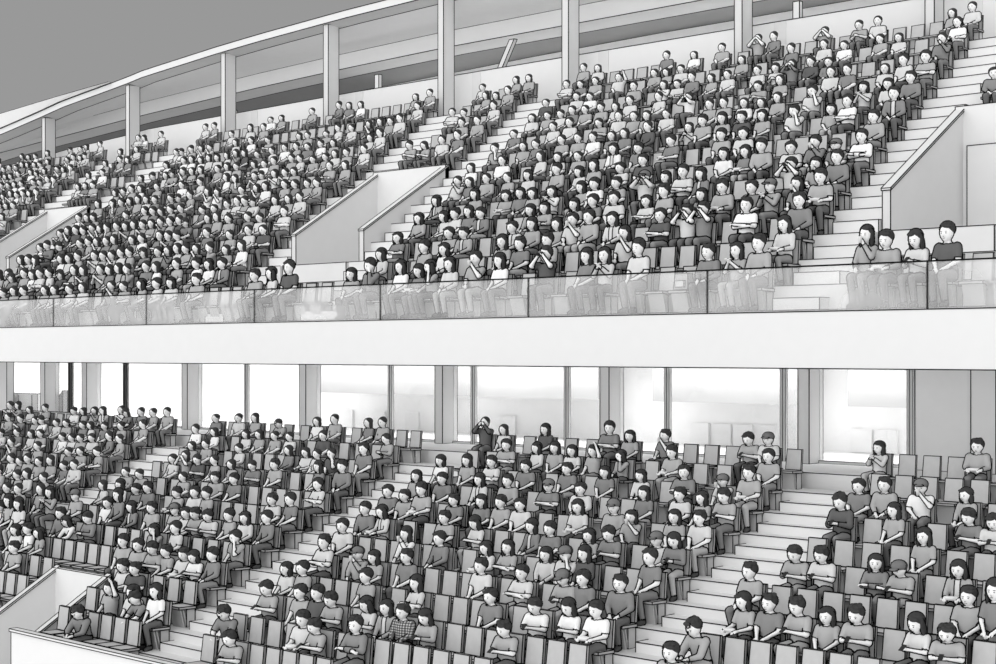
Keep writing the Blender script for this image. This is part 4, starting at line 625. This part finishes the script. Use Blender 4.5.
for i, p in enumerate(order):
    rnd = random.Random(i*7+3); h, sh, sl, po = p['c']; slim = h in 'lb'; var = rnd.randrange(3)
    yaw = math.radians(rnd.choice((-10, 0, 0, 6, 12)))
    fz = floor_z(p['t'], p['k']); zs = min(1.12, max(.88, (head_z(p['t'], p['k'])+p['er']/p['s']-fz)/(1.2*p['sz']))); hip = p['y']-.03
    vb, view, r = bins(p, yaw); sz = p['sz']; wd = 1+(.013 if p['t'] == 'u' else .007)*p['k']
    pm = PANTS[rnd.choice((0, 0, 1, 2, 2, 3))] if True else None
    if i < N_IND:
        o = bpy.data.objects.new('person', get_body(po, slim, vb, view, r)); COL.objects.link(o)
        o.location = (p['x'], hip, fz); o.rotation_euler = (0, 0, yaw); o.scale = (sz*wd*(1. if slim else 1.06), sz, sz*zs)
        lab = '%s person, %s %s%s, %s' % (HW[h], SH[sh], TOP[sl], PW[po], p['where'])
        if len(lab.split()) > 16: lab = '%s person, %s %s, %s' % (HW[h], SH[sh], TOP[sl], p['where'])
        tag(o, lab, 'person', 'spectators in the %s tier' % ('lower' if p['t'] == 'l' else 'upper'))
        hm, cm = get_hair(h, po, var, vb, view, r); child('hair', hm, o)
        if cm: child('cap', cm, o)
        child('shirt', get_shirt(po, slim, sl, vb, view, r), o, PLAID if sl == 'Q' else SHIRT[int(sh)])
        tr, so = get_legs(po, slim, vb, view, r); child('trousers', tr, o, pm); child('shoes', so, o)
        p['obj'] = o
        # what the hands hold is a thing of its own
        M_ = Matrix.Translation(o.location)@Euler((0, 0, yaw)).to_matrix().to_4x4()@Matrix.Diagonal((sz, sz, sz*zs, 1))
        (eR, wR), (eL, wL) = POSE[po][0], POSE[po][1]; it = None
        if po == 'p': it = ('phone', Vector((0, -.395, .835)), -1.0, 'dark phone')
        elif po == 'x': it = ('camera', Vector((0, -.205, 1.205)), 0, 'black camera')
        elif po == 'd': it = ('cup', Vector((.005, -.235, 1.125)), 0, 'pale cup')
        elif po == 't': it = ('tray', Vector((0, -.36, .72)), 0, 'white snack tray')
        if it:
            q = bpy.data.objects.new(it[0], item_mesh(it[0])); COL.objects.link(q); q.location = M_@it[1]; q.rotation_euler = (it[2], 0, yaw); q.scale = (sz, sz, sz)
            tag(q, '%s in hands, %s' % (it[3], p['where']), it[0], it[0]+'s held by spectators')
    else:
        V, T, reg, par, B, R, hc, piv = body(po, slim, False); vn = vnormals(V, T); V2 = V+vn*np.where(reg == 8, 0, .008)[:, None]
        on = shirt_faces(reg, par, V, 'L' if sl in 'JQ' else sl); fm = np.zeros(len(T), int); fr = reg[T]
        fm[on[T].sum(1) >= 2] = 2+int(sh); leg = ((np.isin(fr, (5, 6))).sum(1) >= 2) | ((fr == 1) & (V[T][:, :, 2] < .5)).all(1); fm[leg] = 8; fm[(fr == 7).sum(1) >= 2] = 9
        hs, cap = hair_shape(h, R, hc, piv, var); c, s_ = math.cos(yaw), math.sin(yaw); Rz = np.array(((c, -s_, 0), (s_, c, 0), (0, 0, 1)))
        def put(v): return (v*np.array((sz*wd, sz, sz*zs)))@Rz.T+np.array((p['x'], hip, fz))
        crowd.add(put(V2), T, fm, True); a, b = outline_lines(V2, T, view, .020); crowd.add(put(a), b, 2)
        for v, t in hs[:1]+(hs[9:] if h == 's' else hs[1:] if h == 'c' else hs[2:]): crowd.add(put(v), t, 1, True)
        a, b = border_lines(V2, T[fm >= 3][fm[fm >= 3] < 8], .011); crowd.add(put(a), b, 2)
        mv, mt = face_marks(R, hc, piv); crowd.add(put(mv), mt, 2)
cr = crowd.build('spectator_crowd', [SKIN, HAIR, INK]+[SHIRT[q] for q in range(1, 6)]+[PANTS[0], SHOE])
tag(cr, 'distant small seated spectators filling the far blocks of both tiers', 'crowd', kind='stuff')

# ------------------------------------------------------------------ seats
def chair_meshes(r):
    a = MB(); a.hexa([(-.195, .14, .46), (.195, .14, .46), (.195, .20, .46), (-.195, .20, .46), (-.185, .20, .95), (.185, .20, .95), (.185, .255, .95), (-.185, .255, .95)], 0, 1, r)
    b = MB(); b.hexa([(-.225, -.27, .40), (.225, -.27, .40), (.225, .17, .385), (-.225, .17, .385), (-.225, -.27, .45), (.225, -.27, .45), (.225, .17, .44), (-.225, .17, .44)], 0, 1, r)
    c = MB(); c.box(-.19, .19, -.05, .17, .0, .38, 0, 1, r)
    d = MB()
    for y in (-.20, -.13): d.hexa([(-.19, y+.08, 0), (.19, y+.08, 0), (.19, y+.11, 0), (-.19, y+.11, 0), (-.19, y-.02, .40), (.19, y-.02, .40), (.19, y+.01, .40), (-.19, y+.01, .40)], 0)
    return [('backrest', a.mesh('backrest', [SEAT, INK])), ('seat', b.mesh('seat', [SEAT, INK])), ('base', c.mesh('base', [BASE, INK])), ('struts', d.mesh('struts', [SEATB, INK]))]
CH = [chair_meshes(.009), chair_meshes(.011), chair_meshes(.013)]
RANGES = {'l': [(-56., -41.47), (-38.75, -30.45), (-27.72, -18.8), (-16.3, -4.5)], 'u': [(-74., -59.15), (-56.7, -54.5), (-52.2, -39.15), (-36.85, -34.72), (-32.37, -19.28), (-17.05, -14.9)]}
SEATS = []
for t in 'lu':
    for k in range(NROW[t]):
        y = row_y(t, k); rr = list(RANGES[t])
        if t == 'u':
            if k == 0: rr = [(-74., -51.9), (-50.7, -33.6), (-32.5, -19.37), (-17.0, -13.)]
            elif k < 8: rr = [rr[0], rr[2], rr[4]]
        elif k < 3: rr = [(-38.75, -36.57), (-33.45, -30.45)]+rr[2:]
        for x0, x1 in rr:
            occ = sorted([p for p in PEOPLE if p['t'] == t and p['k'] == k and x0-.4 <= p['x'] <= x1+.4], key=lambda p: p['x'])
            for p in occ: SEATS.append((t, k, p['x'], p))
            marks = [x0-.53]+[p['x'] for p in occ]+[x1+.53]
            for a, b in zip(marks, marks[1:]):
                n = int((b-a)/.515)-1
                for i in range(n): SEATS.append((t, k, a+(b-a)*(i+1)/(n+1), None))
def in_view(x, y, z):
    D = depth(x, y); u = 498+F_PX*(x*RGT[0]+y*RGT[1])/D; v = 352-F_PX*z/D; return -20 < u < 1016 and -20 < v < 682
SEATS = [s for s in SEATS if in_view(s[2], row_y(s[0], s[1]), floor_z(s[0], s[1])+.7)]
SEATS.sort(key=lambda s: -scale_at(s[2], row_y(s[0], s[1]))*size(s[0], s[1])*(1.35 if s[3] is None else 1.0))
emp = {}
for s in SEATS:
    if s[3] is None:
        b = block_of(s[0], s[1], s[2]); emp.setdefault((s[0], s[1], b[0] if b else ('left' if s[2] < -30 else 'right')), []).append(s)
EW = {}
for (t, k, bn), L in emp.items():
    L.sort(key=lambda s: s[2]); n = len(L)
    for i, s in enumerate(L):
        o, w = from_stairs(i, n, bn); EW[(t, k, round(s[2], 3))] = '%s %s, %s, %s empty from %s' % ('lower' if t == 'l' else 'upper', bn, row_words(t, k, n), ordinal(o), w)
far = MB()
for i, (t, k, x, p) in enumerate(SEATS):
    y = row_y(t, k); sz = size(t, k); z = floor_z(t, k); s = scale_at(x, y); cm = CH[0 if s > 45 else (1 if s > 36 else 2)]
    if i < 300:
        o = bpy.data.objects.new('stadium_seat', None); COL.objects.link(o); o.empty_display_size = .2
        o.location = (x, y, z); o.scale = (sz*(1+(.019 if t == 'u' else .010)*k), sz, sz)
        lab = ('grey seat under person, '+p['where']) if p else ('empty grey seat, '+EW[(t, k, round(x, 3))])
        tag(o, lab, 'seat', 'grey seats of the stand')
        for nm, me in cm: child(nm, me, o)
    else:
        for nm, me in (cm if p is None else cm[:3]):
            nv = len(me.vertices); v = np.empty(nv*3, np.float32); me.vertices.foreach_get('co', v); nt_ = len(me.polygons); tt = np.empty(nt_*3, np.int32); me.loops.foreach_get('vertex_index', tt); mi = np.empty(nt_, np.int32); me.polygons.foreach_get('material_index', mi)
            far.add(v.reshape(-1, 3)*np.array((sz*(1+(.019 if t == 'u' else .010)*k), sz, sz))+np.array((x, y, z)), tt.reshape(-1, 3), np.where(mi == 1, 3, {'backrest': 0, 'seat': 0, 'base': 1, 'struts': 2}[nm]))
tag(far.build('distant_seats', [SEAT, BASE, SEATB, INK]), 'more distant grey seats in the rows of both tiers', 'seats', kind='stuff')

# a bag on an empty seat of the front row
k0 = [q for q in SEATS if q[0] == 'u' and q[1] == 0 and q[3] is None and -22.3 < q[2] < -20.9]
if k0:
    x = k0[0][2]; z = floor_z('u', 0)+.45*1.15+.005; y = row_y('u', 0)-.04
    mb = MB(); mb.hexa([(x-.2, y-.14, z), (x+.2, y-.14, z), (x+.2, y+.1, z), (x-.2, y+.1, z), (x-.17, y-.1, z+.36), (x+.17, y-.1, z+.36), (x+.17, y+.08, z+.36), (x-.17, y+.08, z+.36)], 0, 1, .01)
    bg_ = tag(mb.build('bag', [SHIRT[3], INK]), 'small grey bag on an empty front row seat of the upper centre block', 'bag')
    mb = MB(); mb.box(x-.12, x+.12, y-.18, y-.13, z+.06, z+.2, 0, 1, .008); mb.build('pocket', [SHIRT[2], INK], bg_)
    mb = MB(); mb.tube((x-.06, y, z+.36), (x-.05, y, z+.43), .014, 0); mb.tube((x-.05, y, z+.43), (x+.05, y, z+.43), .014, 0); mb.tube((x+.05, y, z+.43), (x+.06, y, z+.36), .014, 0); mb.build('handle', [DARKM], bg_)

# ------------------------------------------------------------------ light
w = bpy.data.worlds.new('World'); S.world = w; w.use_nodes = True
bg = w.node_tree.nodes['Background']
def sun(name, d, e, ang):
    L = bpy.data.lights.new(name, 'SUN'); L.energy = e; L.angle = math.radians(ang); o = bpy.data.objects.new(name, L); COL.objects.link(o)
    o.rotation_euler = Vector(d).to_track_quat('-Z', 'Y').to_euler(); return o
sky = lin(153)
bg.inputs['Color'].default_value = (sky, sky, sky, 1); bg.inputs['Strength'].default_value = 1.0
sun('sun', (.22, .80, -.52), 1.45, 110)
sun('left_fill', (.85, .35, -.12), .55, 110)  # added fill sun for sides facing left
sun('right_fill', (-.80, .45, -.10), 1.15, 110)  # added fill sun to lift the right-hand faces
sun('upward_fill', (.0, .75, .55), 1.05, 120)  # added upward fill sun, brightens the roof undersides
def area(name, loc, d, e, sx, sy):
    L = bpy.data.lights.new(name, 'AREA'); L.energy = e; L.shape = 'RECTANGLE'; L.size = sx; L.size_y = sy; o = bpy.data.objects.new(name, L); COL.objects.link(o)
    o.location = loc; o.rotation_euler = Vector(d).to_track_quat('-Z', 'Y').to_euler(); return o
area('concourse_fill', (-38, 34.4, -.40), (0, .3, -1), 1900, 64, .8)  # added area light to brighten the interior behind the glass
gl = area('backdrop_fill', (-24, 42.7, 10.0), (0, 1, -.2), 520, 46, .3); gl.data.spread = math.radians(50)  # added light hidden behind the wall, whitens the backdrop sheet

# ------------------------------------------------------------------ camera
cam = bpy.data.cameras.new('Camera'); co = bpy.data.objects.new('Camera', cam); COL.objects.link(co)
cam.sensor_fit = 'HORIZONTAL'; cam.sensor_width = 36; cam.lens = 36*F_PX/996; cam.clip_end = 500
cam.shift_y = (352-332)/996.
co.location = (0, 0, 0); co.rotation_euler = Vector((DIR[0], DIR[1], 0)).to_track_quat('-Z', 'Y').to_euler()
S.camera = co
S.view_settings.view_transform = 'Standard'; S.view_settings.look = 'None'; S.view_settings.exposure = 0; S.view_settings.gamma = 1
S.view_settings.use_curve_mapping = False
S.cycles.max_bounces = 6; S.cycles.transparent_max_bounces = 12
